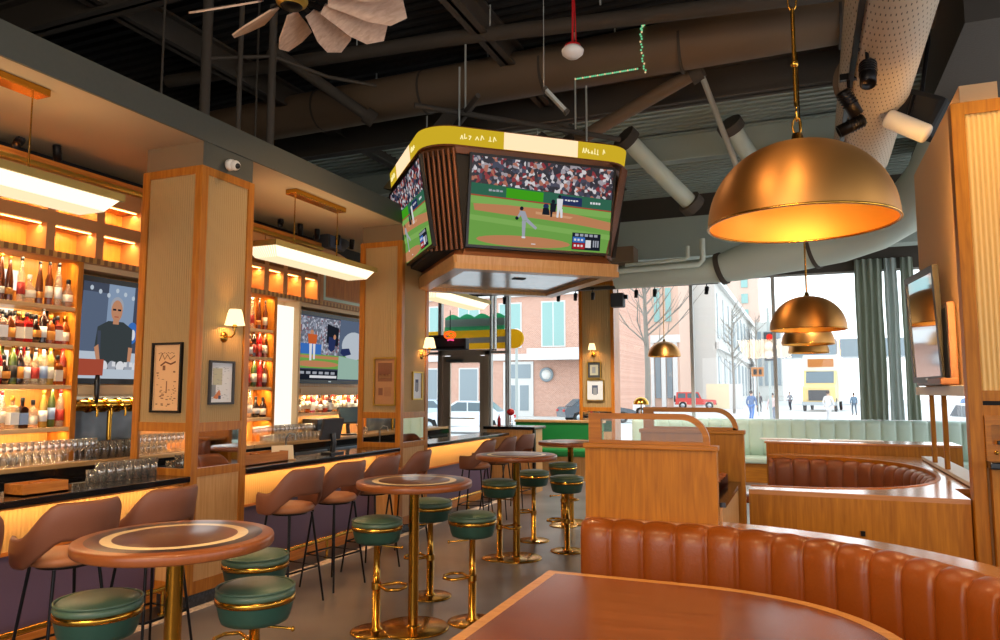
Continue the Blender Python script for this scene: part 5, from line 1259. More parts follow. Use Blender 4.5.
LB = {'cream': mat('label_cream', '#eadfc8', .6), 'white': mat('label_white', '#e9e9e6', .6), 'orange': mat('label_orange', '#d38a35', .6), 'black': mat('label_black', '#1c1a1a', .5), 'blue': mat('label_blue', '#8fa9cf', .6), 'red': mat('label_red', '#b8372b', .6)}
CP = {'black': M['blackplastic'], 'gold': M['brass'], 'wood': M['oak'], 'red': M['red'], 'white': M['white']}
SHAPES = {
 'slim':  ([(0,0),(.034,0),(.036,.01),(.036,.18),(.03,.21),(.014,.24),(.013,.285),(0,.285)], .05, .14, .036, (.27,.305,.015)),
 'squat': ([(0,0),(.043,0),(.045,.01),(.045,.12),(.038,.15),(.016,.17),(.015,.2),(0,.2)], .03, .1, .045, (.19,.23,.019)),
 'tall':  ([(0,0),(.029,0),(.031,.01),(.031,.2),(.016,.25),(.012,.31),(.012,.33),(0,.33)], .06, .15, .031, (.315,.345,.014)),
 'round': ([(0,0),(.035,0),(.05,.03),(.054,.075),(.045,.12),(.02,.15),(.015,.2),(0,.2)], .045, .1, .0535, (.19,.225,.018)),
 'square':([(0,0),(.038,0),(.038,.005),(.038,.15),(.03,.165),(.015,.175),(.015,.215),(0,.215)], .03, .12, .0385, (.205,.24,.018)),
 'beer':  ([(0,0),(.03,0),(.032,.01),(.032,.15),(.026,.2),(.014,.27),(.0125,.33),(0,.33)], .05, .1, .032, (.325,.345,.0145))}
def bottle(shape, liq, lab, cap):
    prof, l0, l1, lr, (c0, c1, cr) = SHAPES[shape]
    t = thing('bottle', '', 'bottle'); n = 4 if shape == 'square' else 18
    b = MB()
    if n == 4: b.M = Matrix.Rotation(R(45), 4, 'Z'); prof = [(r*1.35 if r > .02 else r, z) for r, z in prof]; b.lathe(prof, n=4, smooth=False)
    else: b.lathe(prof, n=n)
    b.build('body', LQ[liq], t)
    b = MB()
    if n == 4: w = .0375; b.ring([(-w,-w),(w,-w),(w,w),(-w,w)], [(-w+.003,-w+.003),(w-.003,-w+.003),(w-.003,w-.003),(-w+.003,w-.003)], l0, l1)
    else: b.lathe([(lr-.002,l0),(lr+.0012,l0),(lr+.0012,l1),(lr-.002,l1)], n=n)
    b.build('paper_label', LB[lab], t)
    b = MB(); b.lathe([(0,c0),(cr,c0),(cr,c1-.003),(cr-.003,c1),(0,c1)], n=12); b.build('cap', CP[cap], t)
    return t
KIND = {}
def put_bottle(spec, loc, label, group, s=1.):
    if spec in KIND: o = copy_tree(KIND[spec])
    else: o = KIND[spec] = bottle(*spec)
    o.location = loc; o.rotation_euler = (0, 0, 0); o.scale = (s*.86, s*.86, s); o['label'] = label; o['group'] = group
def describe(sp): 
    return {'clear': 'clear', 'dark': 'dark', 'rose': 'rosy'}.get(sp[1], sp[1])+' '+{'slim':'slim','squat':'squat','tall':'tall','round':'round','square':'square','beer':'long necked'}[sp[0]]+' bottle with '+sp[2]+' label'
SHELFN = ['top', 'second', 'third', 'lowest']
def row(ys, z, x, specs, where, group, shelf, rear=False):
    for i, y in enumerate(ys):
        sp = specs[i % len(specs)]
        put_bottle(sp, (x+rr_.uniform(-.012,.012), y+rr_.uniform(-.006,.006), z), '%s, %s%s from left, %s shelf %s' % (describe(sp), 'rear ' if rear else '', ORD[i], shelf, where), group, rr_.uniform(.96,1.06)*1.06)
ROW = {
 0: [('tall','clear','white','black'),('round','clear','cream','black'),('beer','brown','cream','wood'),('beer','brown','orange','wood'),('tall','clear','red','black'),('round','clear','cream','white'),('beer','brown','orange','black'),('tall','brown','cream','black')],
 1: [('squat','amber','orange','wood'),('square','rose','white','black'),('squat','amber','cream','gold'),('square','clear','white','black'),('squat','brown','orange','black'),('square','rose','cream','gold'),('square','red','cream','black'),('round','dark','orange','black'),('slim','dark','white','black')],
 2: [('slim','yellow','cream','wood'),('square','amber','cream','black'),('slim','rose','orange','red'),('slim','red','cream','wood'),('round','dark','orange','black'),('slim','green','black','gold'),('slim','dark','orange','black'),('slim','clear','white','black'),('slim','clear','red','black'),('slim','clear','blue','black')],
 3: [('slim','yellow','white','wood'),('tall','green','blue','black'),('slim','clear','red','red'),('slim','clear','cream','red'),('square','clear','white','wood'),('square','dark','blue','black'),('squat','clear','cream','black')]}
wh = 'by nearer television'
for k, z in enumerate(SZ):
    n = [10, 12, 13, 10][k]; ys = [3.78+.77*i/(n-1) for i in range(n)]
    row(ys, z+.001, -6.0, ROW[k], wh, 'bottles on the nearer shelves', SHELFN[k])
    if k in (1, 2):
        ys = [3.82+.7*i/(n-2) for i in range(n-1)]; row(ys, z+.001, -6.1, ROW[k][::-1], wh, 'bottles on the nearer shelves', SHELFN[k], True)
wh = 'by backlit panel'
for k, z in enumerate(SZ):
    n = [4, 5, 5, 4][k]; ys = [6.79+.37*i/(n-1) for i in range(n)]
    sp = [[('beer','brown','cream','black'),('tall','clear','red','white'),('beer','brown','orange','black'),('tall','brown','cream','black')],
          [('slim','brown','cream','black'),('squat','amber','white','black'),('slim','dark','red','black'),('slim','red','red','red'),('slim','brown','cream','black')],
          [('slim','green','orange','black'),('slim','amber','red','black'),('slim','green','cream','black'),('slim','red','red','red'),('slim','brown','cream','black')],
          [('square','clear','white','black'),('slim','clear','white','black'),('round','dark','white','black'),('squat','dark','cream','black')]][k]
    row(ys, z+.001, -6.0, sp, wh, 'bottles on the further shelves', SHELFN[k])
ys = [7.84+1.55*i/17 for i in range(18)]
row(ys, 1.451, -6.0, [('squat','clear','white','gold'),('slim','clear','cream','red'),('slim','amber','cream','red'),('square','red','white','black'),('slim','clear','white','white'),('squat','brown','white','black'),('slim','rose','white','red'),('square','dark','white','black'),('squat','clear','cream','red')], 'under further television', 'bottles under the further television', 'single')

# ------------------------------------------------------------------ glasses on the back counter
def make_glass(kind):
    t = thing('drinking_glass', '', 'glass'); b = MB()
    if kind == 'tall': b.lathe([(0,.006),(.03,.006),(.036,.15),(.038,.15),(.033,0),(0,0)], n=14)
    elif kind == 'wine': b.lathe([(0,0),(.034,0),(.034,.004),(.005,.008),(.004,.08),(.02,.095),(.036,.12),(.036,.15),(.031,.19),(.033,.19),(.038,.15),(.037,.12)], n=14)
    else: b.lathe([(0,.008),(.032,.008),(.038,.095),(.041,.095),(.036,0),(0,0)], n=14)
    o = b.build('drinking_glass', 'glassw'); bpy.data.objects.remove(t)
    o['category'] = 'glass'; return o
GP = {k: make_glass(k) for k in ('tall', 'wine', 'short')}
GF = {k: True for k in GP}
def put_glass(k, loc, label, group):
    o = GP[k] if GF[k] else GP[k].copy()
    if not GF[k]: COL.objects.link(o)
    GF[k] = False; o.location = loc; o['label'] = label; o['group'] = group
for i in range(20):
    y = 3.62+i*.058; put_glass('wine', (-5.8-.0*(i%2), y, 1.13), 'clear stemmed glass in the front row below the nearer bottle shelves', 'stemmed glasses on the nearer back counter')
for i in range(16):
    y = 3.7+i*.068; put_glass('short', (-5.95, y, 1.13), 'clear tumbler in the row behind the stemmed glasses, nearer back counter', 'tumblers on the nearer back counter')
for r_ in range(2):
    for i in range(13):
        y = 4.7+i*.08; put_glass('tall', (-5.82-.11*r_, y, 1.13), 'clear tall beer glass in the block of glasses below the beer taps', 'beer glasses below the taps')
for r_ in range(2):
    for i in range(17):
        y = 6.95+i*.08; put_glass('short' if r_ == 0 else 'wine', (-5.8-.12*r_, y, 1.13), ['clear tumbler along the edge of the further back counter','clear stemmed glass behind the tumblers on the further back counter'][r_], ['tumblers on the further back counter','stemmed glasses on the further back counter'][r_])
for i in range(8):
    put_glass('wine', (-5.85, 9.0+i*.075, 1.13), 'clear stemmed glass beside the tilted register screen', 'stemmed glasses beside the register')
# ------------------------------------------------------------------ beer tap tower
t = thing('beer_tap_tower', 'horizontal brass beer tap tower standing out from the slate splashback', 'beer taps', (-5.98, 4.68, 1.60))
b = MB(); b.cyl((0,-.02,0),(0,1.5,0), .052, n=20); b.ell((0,-.02,0),(.052,.03,.052)); b.build('pipe', 'brass', t)
for i in range(9):
    y = .12+i*.15
    b = MB(); b.cyl((0,y-.016,0),(0,y+.016,0), .066, n=20); b.cyl((.04,y,0),(.1,y,-.01), .017, n=10); b.tube([(.1,y,0),(.12,y,-.05),(.115,y,-.1)], .011, 8); f = b.build('faucet', 'brass', t)
    if i in (0, 4, 5): b = MB(); b.lathe([(0,0),(.016,.005),(.02,.08),(.024,.2),(.018,.25),(0,.255)], (.1,y,.02), 12); b.build('tap_handle', 'blackplastic', f)
t2_ = MB(); t2_.cyl((0,.35,-.02),(0,.35,-.47), .022, n=12); t2_.cyl((0,1.2,-.02),(0,1.2,-.47), .022, n=12); t2_.build('stand_pipe', 'brass', t)
# ------------------------------------------------------------------ registers, trays and bar clutter
M['regscreen'] = mat('register_screen', '#5b7280', .25)
def register(loc, rz, label, tilt=25, w=.34):
    t = thing('register', label, 'register', loc, rz)
    b = MB(); b.box(-.1,.1,-.08,.08,0,.02,b=.006); b.tube([(0,0,.02),(0,.02,.12),(0,.0,.22)], .03, 10); b.build('stand','blackplastic',t)
    b = MB(); b.M = Matrix.Translation((0,-.02,.27)) @ Matrix.Rotation(R(-tilt),4,'X'); b.box(-w/2,w/2,-.015,.02,-.12,.12,b=.008); b.build('body','charcoal',t)
    b = MB(); b.M = Matrix.Translation((0,-.02,.27)) @ Matrix.Rotation(R(-tilt),4,'X'); b.box(-w/2+.015,w/2-.015,-.018,-.015,-.105,.105); b.build('display','regscreen',t)
register((-5.85, 8.75, 1.13), R(70), 'tilted blue grey register screen on the further back counter')
register((-4.85, 6.95, 1.045), R(-100), 'grey register seen from behind on the bar counter', 15, .3)
t = thing('menu_holder', 'small cream menu card standing on the counter between pillars', 'menu', (-4.8, 6.05, 1.045), R(60))
b = MB(); b.M = Matrix.Rotation(R(-12),4,'X'); b.box(-.11,.11,-.004,.004,0,.15); b.build('card','cream',t)
b = MB(); b.box(-.12,.12,-.03,.03,0,.012); b.build('stand','pale_oak',t)
M['amberbox'] = wood('caddy_wood', '#c77f36', '#a7611f', 'X')
t = thing('garnish_tray', 'small wooden garnish box on the near bar counter before the pillar', 'tray', (-4.8, 3.5, 1.045), R(90))
b = MB(); b.box(-.16,.16,-.09,-.08,0,.075); b.box(-.16,.16,.08,.09,0,.075); b.box(-.16,-.15,-.08,.08,0,.075); b.box(.15,.16,-.08,.08,0,.075); b.box(-.16,.16,-.09,.09,0,.01); b.build('box','amberbox',t)
b = MB(); b.box(-.008,.008,-.08,.08,.01,.07); b.build('partition','amberbox',t)
t = thing('garnish_tray', 'wooden garnish box on the counter just beyond the nearer pillar', 'tray', (-4.85, 5.75, 1.045), R(90))
b = MB(); b.box(-.3,.3,-.11,-.1,0,.1); b.box(-.3,.3,.1,.11,0,.1); b.box(-.3,-.28,-.1,.1,0,.1); b.box(.28,.3,-.1,.1,0,.1); b.box(-.3,.3,-.11,.11,0,.01); b.build('box','amberbox',t)
b = MB(); b.box(-.008,.008,-.1,.1,.01,.09); b.build('partition','amberbox',t)
for i,(y,c,lab) in enumerate(((2.98,'red','red topped squeeze bottle at the near end of the bar counter'),(3.1,'tan','amber topped squeeze bottle, second at the near end of counter'),(3.2,'cream','cream topped squeeze bottle next to the garnish box'))):
    t = thing('squeeze_bottle', lab, 'bottle', (-4.8,y,1.045))
    b = MB(); b.lathe([(0,0),(.034,0),(.036,.01),(.036,.12),(.03,.14),(0,.14)],n=16); b.build('body','white',t)
    b = MB(); b.lathe([(.033,.135),(.033,.15),(.01,.17),(.004,.21),(0,.21)],n=14); b.build('nozzle',{'red':'red','tan':'orange','cream':'cream'}[c],t)
for i in range(14):
    put_glass('tall' if i % 2 else 'short', ((-4.97,-4.88)[i % 2], 4.05+.08*(i//2), 1.045), 'clear glass in the cluster at the pillar end of the near bar counter', 'glasses at the end of the near bar counter')
t = thing('glass_rack', 'stainless rinse station behind the counter before the nearer pillar', 'rack', (-5.32, 4.1, 0))
b = MB(); b.box(-.12,.12,-.5,.5,.78,.98,b=.01); b.box(-.1,.1,-.48,.48,.0,.78); b.build('body','steel',t)
b = MB(); b.box(-.1,.1,-.45,.45,.98,1.0); b.build('grid','charcoal',t)
for y,lab in ((6.0,'stainless rinse sink behind the counter between the pillars'),(7.0,'stainless ice well behind the counter, below the register')):
    t = thing('bar_sink', lab, 'sink', (-5.42, y, 0)); b = MB(); b.ring([(-.13,-.4),(.13,-.4),(.13,.4),(-.13,.4)],[(-.11,-.38),(.11,-.38),(.11,.38),(-.11,.38)],.7,.96); b.box(-.11,.11,-.38,.38,.7,.72); b.box(-.11,.11,-.36,.36,0,.7); b.build('basin','steel',t)
    b = MB(); b.tube([(-.1,.0,.96),(-.1,.0,1.2),(-.05,0,1.25),(.02,0,1.24),(.03,0,1.18)], .01, 8); b.build('tap','steel',t)
for y,z,lab in ((8.15,1.13,'black and steel coffee machine beneath the further television'),):
    t = thing('coffee_machine', lab, 'machine', (-5.98, 8.2, z)); b = MB(); b.box(-.12,.12,-.15,.15,0,.24,b=.01); b.build('body','blackplastic',t); b = MB(); b.box(.12,.125,-.12,.12,.03,.1); b.cyl((.13,0,.16),(.2,0,.15),.02,n=10); b.build('front','steel',t)
b = MB(); b.lathe([(0,0),(.06,0),(.12,.018),(.122,.02),(.06,.006),(0,.006)],n=28); pl = b.build('plate','white')
for i in range(5):
    o = pl if i == 0 else pl.copy()
    if i: COL.objects.link(o)
    o.location = (-6.05, 4.1, 1.131+.0125*i); tag(o, 'white plate in the stack under the lowest shelf by the nearer television', 'plate', 'stacked plates on the back counter')

# ------------------------------------------------------------------ the street
M['road'] = mat('road', '#cfcdcb', .9, var=.06, bscale=3); M['kerb'] = mat('pavement', '#cfcac4', .9)
M['brick_pink'] = brick('brick_pink', '#cf9a84', '#bf8a75', '#dccabd', 3.2)
M['bld_white'] = mat('bld_white', '#cfccc6', .8); M['bld_pink'] = mat('bld_pink', '#d4b09d', .8); M['bld_tower'] = mat('bld_tower', '#d8b8a8', .8)
M['winteal'] = mat('window_teal', '#8fb3ae', .2); M['windark'] = mat('window_dark', '#8b969c', .25); M['stonepale'] = mat('stone_pale', '#d9d6d2', .8)
b = MB(); b.box(-90,90,16.4,200,-.3,-.12); struct('street', b, 'road')
b = MB(); b.box(-60,60,16.4,21,-.12,-.02); struct('pavement', b, 'kerb')
b = MB(); b.box(-60,-9,47,52.2,-.12,0.0); struct('pavement_far', b, 'kerb')
def building(label, x0, x1, y0, y1, h, m): 
    t = thing('building', label, 'building', ((x0+x1)/2, (y0+y1)/2, 0)); b = MB(); b.box(x0,x1,y0,y1,-.1,h); b.build('wall', m, t, W=True); return t
FY = 50
t = building('pink brick building across the street with teal windows and white door', -48, -12.2, FY, FY+14, 16, 'brick_pink')
b = MB()
for z in (4.0, 8.6, 12.4): b.box(-48.1,-12.1,FY-.25,FY,z,z+.45)
b.build('stone_band', 'stonepale', t, W=True)
for i, x in enumerate([-42.8+3.3*i for i in range(10)]):
    b = MB(); b.box(x-.9,x+.9,FY-.06,FY+.1,4.9,8.2); w = b.build('window','stonepale',t,W=True)
    b = MB(); b.box(x-.8,x-.05,FY-.08,FY-.05,5.0,8.1); b.box(x+.05,x+.8,FY-.08,FY-.05,5.0,8.1); b.build('pane','winteal',w,W=True)
    if -21.5 < x < -16: continue
    b = MB(); b.box(x-.8,x+.8,FY-.06,FY+.1,.9,3.5); w = b.build('window','stonepale',t,W=True)
    b = MB(); b.box(x-.7,x+.7,FY-.08,FY-.05,1.0,3.4); b.build('pane','windark',w,W=True)
b = MB(); b.box(-20.2,-17.9,FY-.12,FY,0,3.9); d = b.build('door','stonepale',t,W=True)
b = MB(); b.box(-20,-18.1,FY-.15,FY-.1,2.7,3.7); b.box(-19.85,-19.2,FY-.15,FY-.1,.4,2.2); b.box(-18.9,-18.25,FY-.15,FY-.1,.4,2.2); b.build('pane','windark',d,W=True)
b = MB(); b.box(-17.6,-12.3,FY-2.2,FY,4.0,4.25); b.box(-17.6,-12.3,FY-2.25,FY-2.15,3.9,4.7); b.build('canopy','stonepale',t,W=True)
b = MB(); b.M = Matrix.Translation((-16.9,FY-.1,2.95)) @ Matrix.Rotation(R(90),4,'X'); b.lathe([(0,.06),(.4,.06),(.5,.08),(.52,.0)],n=24); c = b.build('wall_roundel','windark',t,W=True)
b = MB(); b.M = Matrix.Translation((-16.9,FY-.17,2.95)) @ Matrix.Rotation(R(90),4,'X'); b.lathe([(0,.02),(.34,.02),(.34,0)],n=24); b.build('face','white',c,W=True)
t = building('pink stone building with tall pilasters beyond the bare tree', -24, -13.4, 88, 100, 22, 'bld_pink')
b = MB()
for i in range(8): b.box(-23.6+i*1.35,-23.1+i*1.35,87.6,88,0,7.5)
b.box(-24.2,-13.3,87.5,88,7.5,8.4); b.build('pilaster','stonepale',t,W=True)
for i in range(7):
    b = MB(); b.box(-23.0+i*1.35,-22.35+i*1.35,87.85,88,1,7); b.build('window','windark',t,W=True)
    b = MB(); b.box(-23.0+i*1.35,-22.35+i*1.35,87.85,88,10,14); b.build('window','winteal',t,W=True)
t = building('long white building running along the street into the distance', -22, -10.6, 101, 190, 17, 'bld_white')
for i in range(11):
    b = MB(); b.box(-10.62,-10.5,103+i*8,106.5+i*8,9,15); b.build('window','windark',t,W=True)
    b = MB(); b.box(-10.62,-10.5,103+i*8,106.5+i*8,1,6.5); b.build('window','windark',t,W=True)
b = MB(); b.box(-10.7,-10.2,101,190,7.4,8.3); b.box(-10.7,-10.0,101,190,16.3,17.2); b.build('cornice','stonepale',t,W=True)
t = building('tall pinkish tower block rising far beyond the white building', -23, -10, 195, 205, 70, 'bld_tower')
for i in range(14):
    for x in (-19, -14): b = MB(); b.box(x,x+1.6,194.7,195,8+i*4,10.4+i*4); b.build('window','winteal',t,W=True)
t = building('pale stone corner block far down the street', -9, -4, 160, 175, 16, 'bld_white')
for i in range(4): b = MB(); b.box(-8.6+i*1.2,-7.9+i*1.2,159.8,160,3,14); b.build('window','windark',t,W=True)
# overpass
t = thing('overpass','blue grey bridge deck crossing the far end of the street','bridge',(6,120,6))
b = MB(); b.box(-3,40,118,124,6.8,9.4); b.build('deck','windark',t,W=True)
b = MB()
for x in (10,24,38): b.box(x-1,x+1,119,123,-.1,6.8)
b.build('pier','stonepale',t,W=True)
# vehicles
M['glasscar'] = mat('car_glass','#5a6a72',.1); M['tyre'] = M['rubber']
def wheels(t, xs, w, r, z=0):
    for x in xs:
        for s in (-1,1):
            b = MB(); b.M = Matrix.Translation((x,s*w/2,r)) @ Matrix.Rotation(R(90),4,'X'); b.lathe([(0,-.1),(r*.8,-.1),(r,-.08),(r,.08),(r*.8,.1),(0,.1)],n=20); o = b.build('wheel','rubber',t)
            b = MB(); b.M = Matrix.Translation((x,s*(w/2+.09),r)) @ Matrix.Rotation(R(90),4,'X'); b.lathe([(0,.02),(r*.55,.02),(r*.58,-.02),(0,-.02)],n=14); b.build('hub','steel',o)
def vehicle(kind, label, loc, rz, paint, pname):
    t = thing(kind, label, 'car', loc, rz); m = mat(pname, paint, .25, coat=.5)
    if kind == 'off_road_car':
        L, W = 4.2, 1.75
        b = MB(); b.prism([(-2.1,.5),(-2.1,1.05),(-2.05,1.1),(.65,1.1),(.75,1.08),(2.0,1.0),(2.1,.9),(2.1,.5),(1.85,.5),(1.75,.8),(1.05,.8),(.95,.5),(-.9,.5),(-1.0,.8),(-1.7,.8),(-1.8,.5)], -W/2, W/2, 'Y'); b.build('body', m, t)
        b = MB(); b.prism([(-2.05,1.1),(-1.98,1.82),(.3,1.82),(.62,1.1)], -W/2+.06, W/2-.06, 'Y'); c = b.build('cabin', m, t)
        b = MB()
        for s in (-1,1):
            y0, y1 = sorted((s*(W/2-.06), s*(W/2-.045)))
            b.prism([(-1.85,1.2),(-1.82,1.7),(-1.05,1.7),(-1.05,1.2)], y0, y1, 'Y'); b.prism([(-.85,1.2),(-.85,1.7),(.22,1.7),(.42,1.2)], y0, y1, 'Y')
        b.build('side_window','glasscar',c)
        b = MB(); b.box(2.08,2.16,-.8,.8,.5,.65); b.box(-2.16,-2.08,-.8,.8,.5,.65); b.build('bumper','blackplastic',t)
        b = MB(); b.M = Matrix.Translation((-2.18,0,1.1)) @ Matrix.Rotation(R(90),4,'Y'); b.lathe([(0,-.08),(.34,-.08),(.36,0),(.34,.08),(0,.08)],n=20); b.build('spare_wheel','rubber',t)
        wheels(t, (-1.35,1.4), 1.6, .4)
    else:
        W = 1.75
        b = MB(); b.prism([(-2.2,.35),(-2.25,.75),(-2.1,.95),(-1.2,1.0),(.9,.98),(1.9,.82),(2.2,.7),(2.25,.4),(1.75,.35),(1.65,.62),(1.05,.62),(.95,.35),(-.95,.35),(-1.05,.62),(-1.65,.62),(-1.75,.35)], -W/2, W/2, 'Y'); b.build('body', m, t)
        b = MB(); b.prism([(-1.75,.97),(-1.2,1.42),(.1,1.45),(.95,.97)], -W/2+.12, W/2-.12, 'Y'); c = b.build('cabin', m, t)
        b = MB()
        for s in (-1,1):
            y0, y1 = sorted((s*(W/2-.12), s*(W/2-.108)))
            b.prism([(-1.5,1.0),(-1.12,1.36),(-.42,1.38),(-.42,1.0)], y0, y1, 'Y'); b.prism([(-.36,1.0),(-.36,1.38),(.06,1.39),(.72,1.0)], y0, y1, 'Y')
        b.add([(-1.74,-W/2+.2,1.0),(-1.74,W/2-.2,1.0),(-1.24,W/2-.2,1.4),(-1.24,-W/2+.2,1.4)],[(0,1,2,3)]); b.add([(.94,-W/2+.2,1.0),(.94,W/2-.2,1.0),(.14,W/2-.2,1.44),(.14,-W/2+.2,1.44)],[(0,3,2,1)])
        b.build('window_glass','glasscar',c,fix=False)
        b = MB(); b.box(-2.27,-2.2,-.8,-.5,.68,.82); b.box(-2.27,-2.2,.5,.8,.68,.82); b.build('tail_light','red',t)
        b = MB(); b.box(2.16,2.24,-.8,-.5,.58,.7); b.box(2.16,2.24,.5,.8,.58,.7); b.build('headlight','white',t)
        wheels(t, (-1.35,1.35), 1.6, .34)
    return t
vehicle('off_road_car','boxy red off-road car parked across the street',(-10.9,82,-.12),R(8),'#d2453f','car_red')
vehicle('car','white car parked outside beside the window pillar',(-13.2,57,-.12),R(20),'#e8e9ea','car_white')
vehicle('car','dark grey hatchback with red tail light beyond the green bench',(-11.7,43.8,-.12),R(35),'#4a5058','car_grey')
vehicle('car','white car standing right outside the entrance door',(-14.3,30.5,-.12),R(190),'#dfe4ea','car_silver')
vehicle('car','pale blue car partly hidden by the door frame and bar end',(-19.5,36,-.12),R(185),'#b9c9dd','car_blue')
vehicle('car','white car seen through the pass beside the fluted column',(5.6,30,-.12),R(100),'#e6e8ea','car_pale')
t = thing('delivery_truck','white and yellow box truck driving up the street','truck',(1.6,80,-.12),R(-96)); t.scale = (1.3,1.3,1.3)
my = mat('truck_yellow','#e3c27a',.4); mw = mat('truck_white','#e6e2d8',.4)
b = MB(); b.box(-4.5,.6,-1.25,1.25,.7,4.2,b=.08); b.build('cargo_box', mw, t)
b = MB(); b.prism([(.7,.6),(.7,3.0),(1.3,3.0),(1.9,2.0),(2.9,1.75),(2.95,.6)], -1.1, 1.1, 'Y'); c = b.build('cab', my, t)
b = MB(); b.add([(1.36,-.95,2.95),(1.36,.95,2.95),(1.88,.95,2.08),(1.88,-.95,2.08)],[(0,1,2,3)]); b.build('windscreen','glasscar',c,fix=False)
b = MB(); b.box(2.93,2.98,-.7,.7,.8,1.55); b.build('radiator_grille','charcoal',c)
b = MB(); b.box(2.9,3.15,-1.15,1.15,.45,.7); b.build('bumper','steel',t)
b = MB(); b.box(.58,.64,-.9,.9,3.3,3.9); b.build('front_sign','amberbox',t)
wheels(t,(2.2,-3.0),2.1,.5)
# bare trees
M['bark'] = mat('bark','#8f867c',.9)
def tree(loc, h, seed, label):
    t = thing('bare_tree', label, 'tree', loc); r = random.Random(seed)
    b = MB(); b.tube([(0,0,0),(.04,0,h*.3),(-.03,0,h*.6),(.05,.05,h)], [.13,.1,.07,.02], 8); b.build('trunk','bark',t)
    b = MB()
    for i in range(26):
        z = h*(.38+.6*i/26); a = r.uniform(0,2*PI); L = r.uniform(.8,1.9)*(1.2-.6*i/26); p0 = Vector((0,0,z)); p1 = p0+Vector((math.cos(a)*L*.6, math.sin(a)*L*.6, L*.5)); p2 = p1+Vector((math.cos(a+.4)*L*.4, math.sin(a+.4)*L*.4, L*.5))
        b.tube([p0,p1,p2],[.035,.022,.008],5)
        for k in range(3):
            q0 = p0.lerp(p1, .4+.25*k); aa = a+r.uniform(-1.2,1.2); b.tube([q0, q0+Vector((math.cos(aa)*.5, math.sin(aa)*.5, .45)), q0+Vector((math.cos(aa)*.8, math.sin(aa)*.8, 1.0))],[.014,.01,.004],4)
    b.build('branches','bark',t)
tree((-5.3,27,-.1),8.5,2,'bare winter tree on the pavement behind the small brass pendant')
tree((-5.6,66,-.1),9,5,'bare tree farther down the street beside the traffic signal')
tree((-4.2,75,-.1),9,9,'thin bare tree farthest down the street')
# street furniture
t = thing('street_lamp','slim grey street lamp post before the white door','lamp post',(-14.6,38,-.1))
b = MB(); b.cyl((0,0,0),(0,0,4.3),.09,.07,n=10); b.build('post','steel_grey',t)
b = MB(); b.lathe([(0,0),(.2,0),(.28,.5),(.3,.85),(.1,1.0),(0,1.0)],(0,0,4.3),14); b.build('lantern','stonepale',t)
t = thing('traffic_signal','dark traffic signal with red light beside the window mullion','traffic light',(-1.62,40,0))
b = MB(); b.cyl((0,0,-.1),(0,0,6),.07,n=10); b.build('post','steel_grey',t)
b = MB(); b.box(-.22,.22,-.15,.1,3.3,4.75,b=.05); b.build('housing','charcoal',t)
sig = emit('signal_red','#ff3d33',1.2)
b = MB(); b.M = Matrix.Translation((.06,-.16,4.5)) @ Matrix.Rotation(R(90),4,'X'); b.lathe([(0,.02),(.14,.02),(.16,0)],n=16); b.build('red_lens',sig,t)
b = MB()
for z in (4.05,3.6): b.M = Matrix.Translation((0,-.16,z)) @ Matrix.Rotation(R(90),4,'X'); b.lathe([(0,.02),(.2,.02),(.22,0)],n=16)
b.build('dark_lens','windark',t)
t = thing('street_sign','small orange street plate beyond the traffic signal','sign',(-3.3,60,0))
b = MB(); b.cyl((0,0,-.1),(0,0,4),.05,n=8); b.build('post','steel_grey',t)
b = MB(); b.box(-.45,.45,-.06,-.02,2.9,3.6,b=.02); b.build('plate','amberbox',t)
b = MB(); b.box(-.3,-.05,-.075,-.06,3.05,3.45); b.box(.1,.3,-.075,-.06,3.05,3.45); b.build('emblem','blackmetal',t)
t = thing('hoarding','beige and white plywood hoarding across the street','hoarding',(-8.5,84,0))
b = MB(); b.box(-10,-7.6,84,84.2,-.1,2.6); b.build('beige_board','cream',t,W=True)
b = MB(); b.box(-7.6,-6.2,84,84.2,-.1,2.6); b.build('white_board','stonepale',t,W=True)
# awning and rounded sign outside the entrance
M['awn'] = transl('awning_green','#63c79c',.6); M['awn2'] = transl('awning_pale','#a9bdb8',.5); M['signyellow'] = transl('sign_yellow','#f2cc3a',.6); M['signgrey'] = mat('sign_grey','#9a958f',.5)
t = thing('scalloped_awning','green awning with scalloped edges hanging outside above the entrance','awning',(-7.6,17.6,3.3))
def scal(x0,x1,z0,z1,up,n):
    o = []
    if up: o += [(x0,z0),(x1,z0)]
    k = n*8
    for i in range(k+1):
        u = (x1-(x1-x0)*i/k); o.append((u, (z1 if up else z0)+(.09 if up else -.06)*abs(math.sin(PI*n*i/k))))
    if not up: o = o+[(x0,z1),(x1,z1)]
    return o
b = MB(); b.prism(scal(-8.75,-7.05,3.62,3.66,True,4), 17.5, 17.53, 'Y'); b.build('upper_valance','awn',t,W=True)
b = MB(); b.prism([(-8.75,3.42),(-7.05,3.42),(-7.05,3.62),(-8.75,3.62)], 17.5, 17.53, 'Y'); b.build('pale_band','awn2',t,W=True)
b = MB(); b.prism(scal(-8.75,-7.05,3.24,3.42,False,5), 17.47, 17.5, 'Y'); b.build('lower_valance','awn',t,W=True)
b = MB(); b.box(-8.75,-7.05,17.53,17.9,3.35,3.6); b.build('frame','steel_grey',t,W=True)
t = thing('rounded_sign','yellow rounded shop sign outside, below the green awning','sign',(-7.3,17.4,3.0))
o = [(-9.2,2.82),(-6.72,2.82)]+[(-6.72+.24*math.cos(a),3.06+.24*math.sin(a)) for a in [R(-90+180*i/12) for i in range(1,12)]]+[(-6.72,3.30),(-9.2,3.30)]
b = MB(); b.prism(o, 17.3, 17.4, 'Y'); b.build('panel','signyellow',t,W=True)
b = MB(); b.prism([(-8.5,2.97),(-6.95,2.97),(-6.9,3.12),(-8.5,3.1)], 17.285, 17.3, 'Y'); b.build('grey_stripe','signgrey',t,W=True)
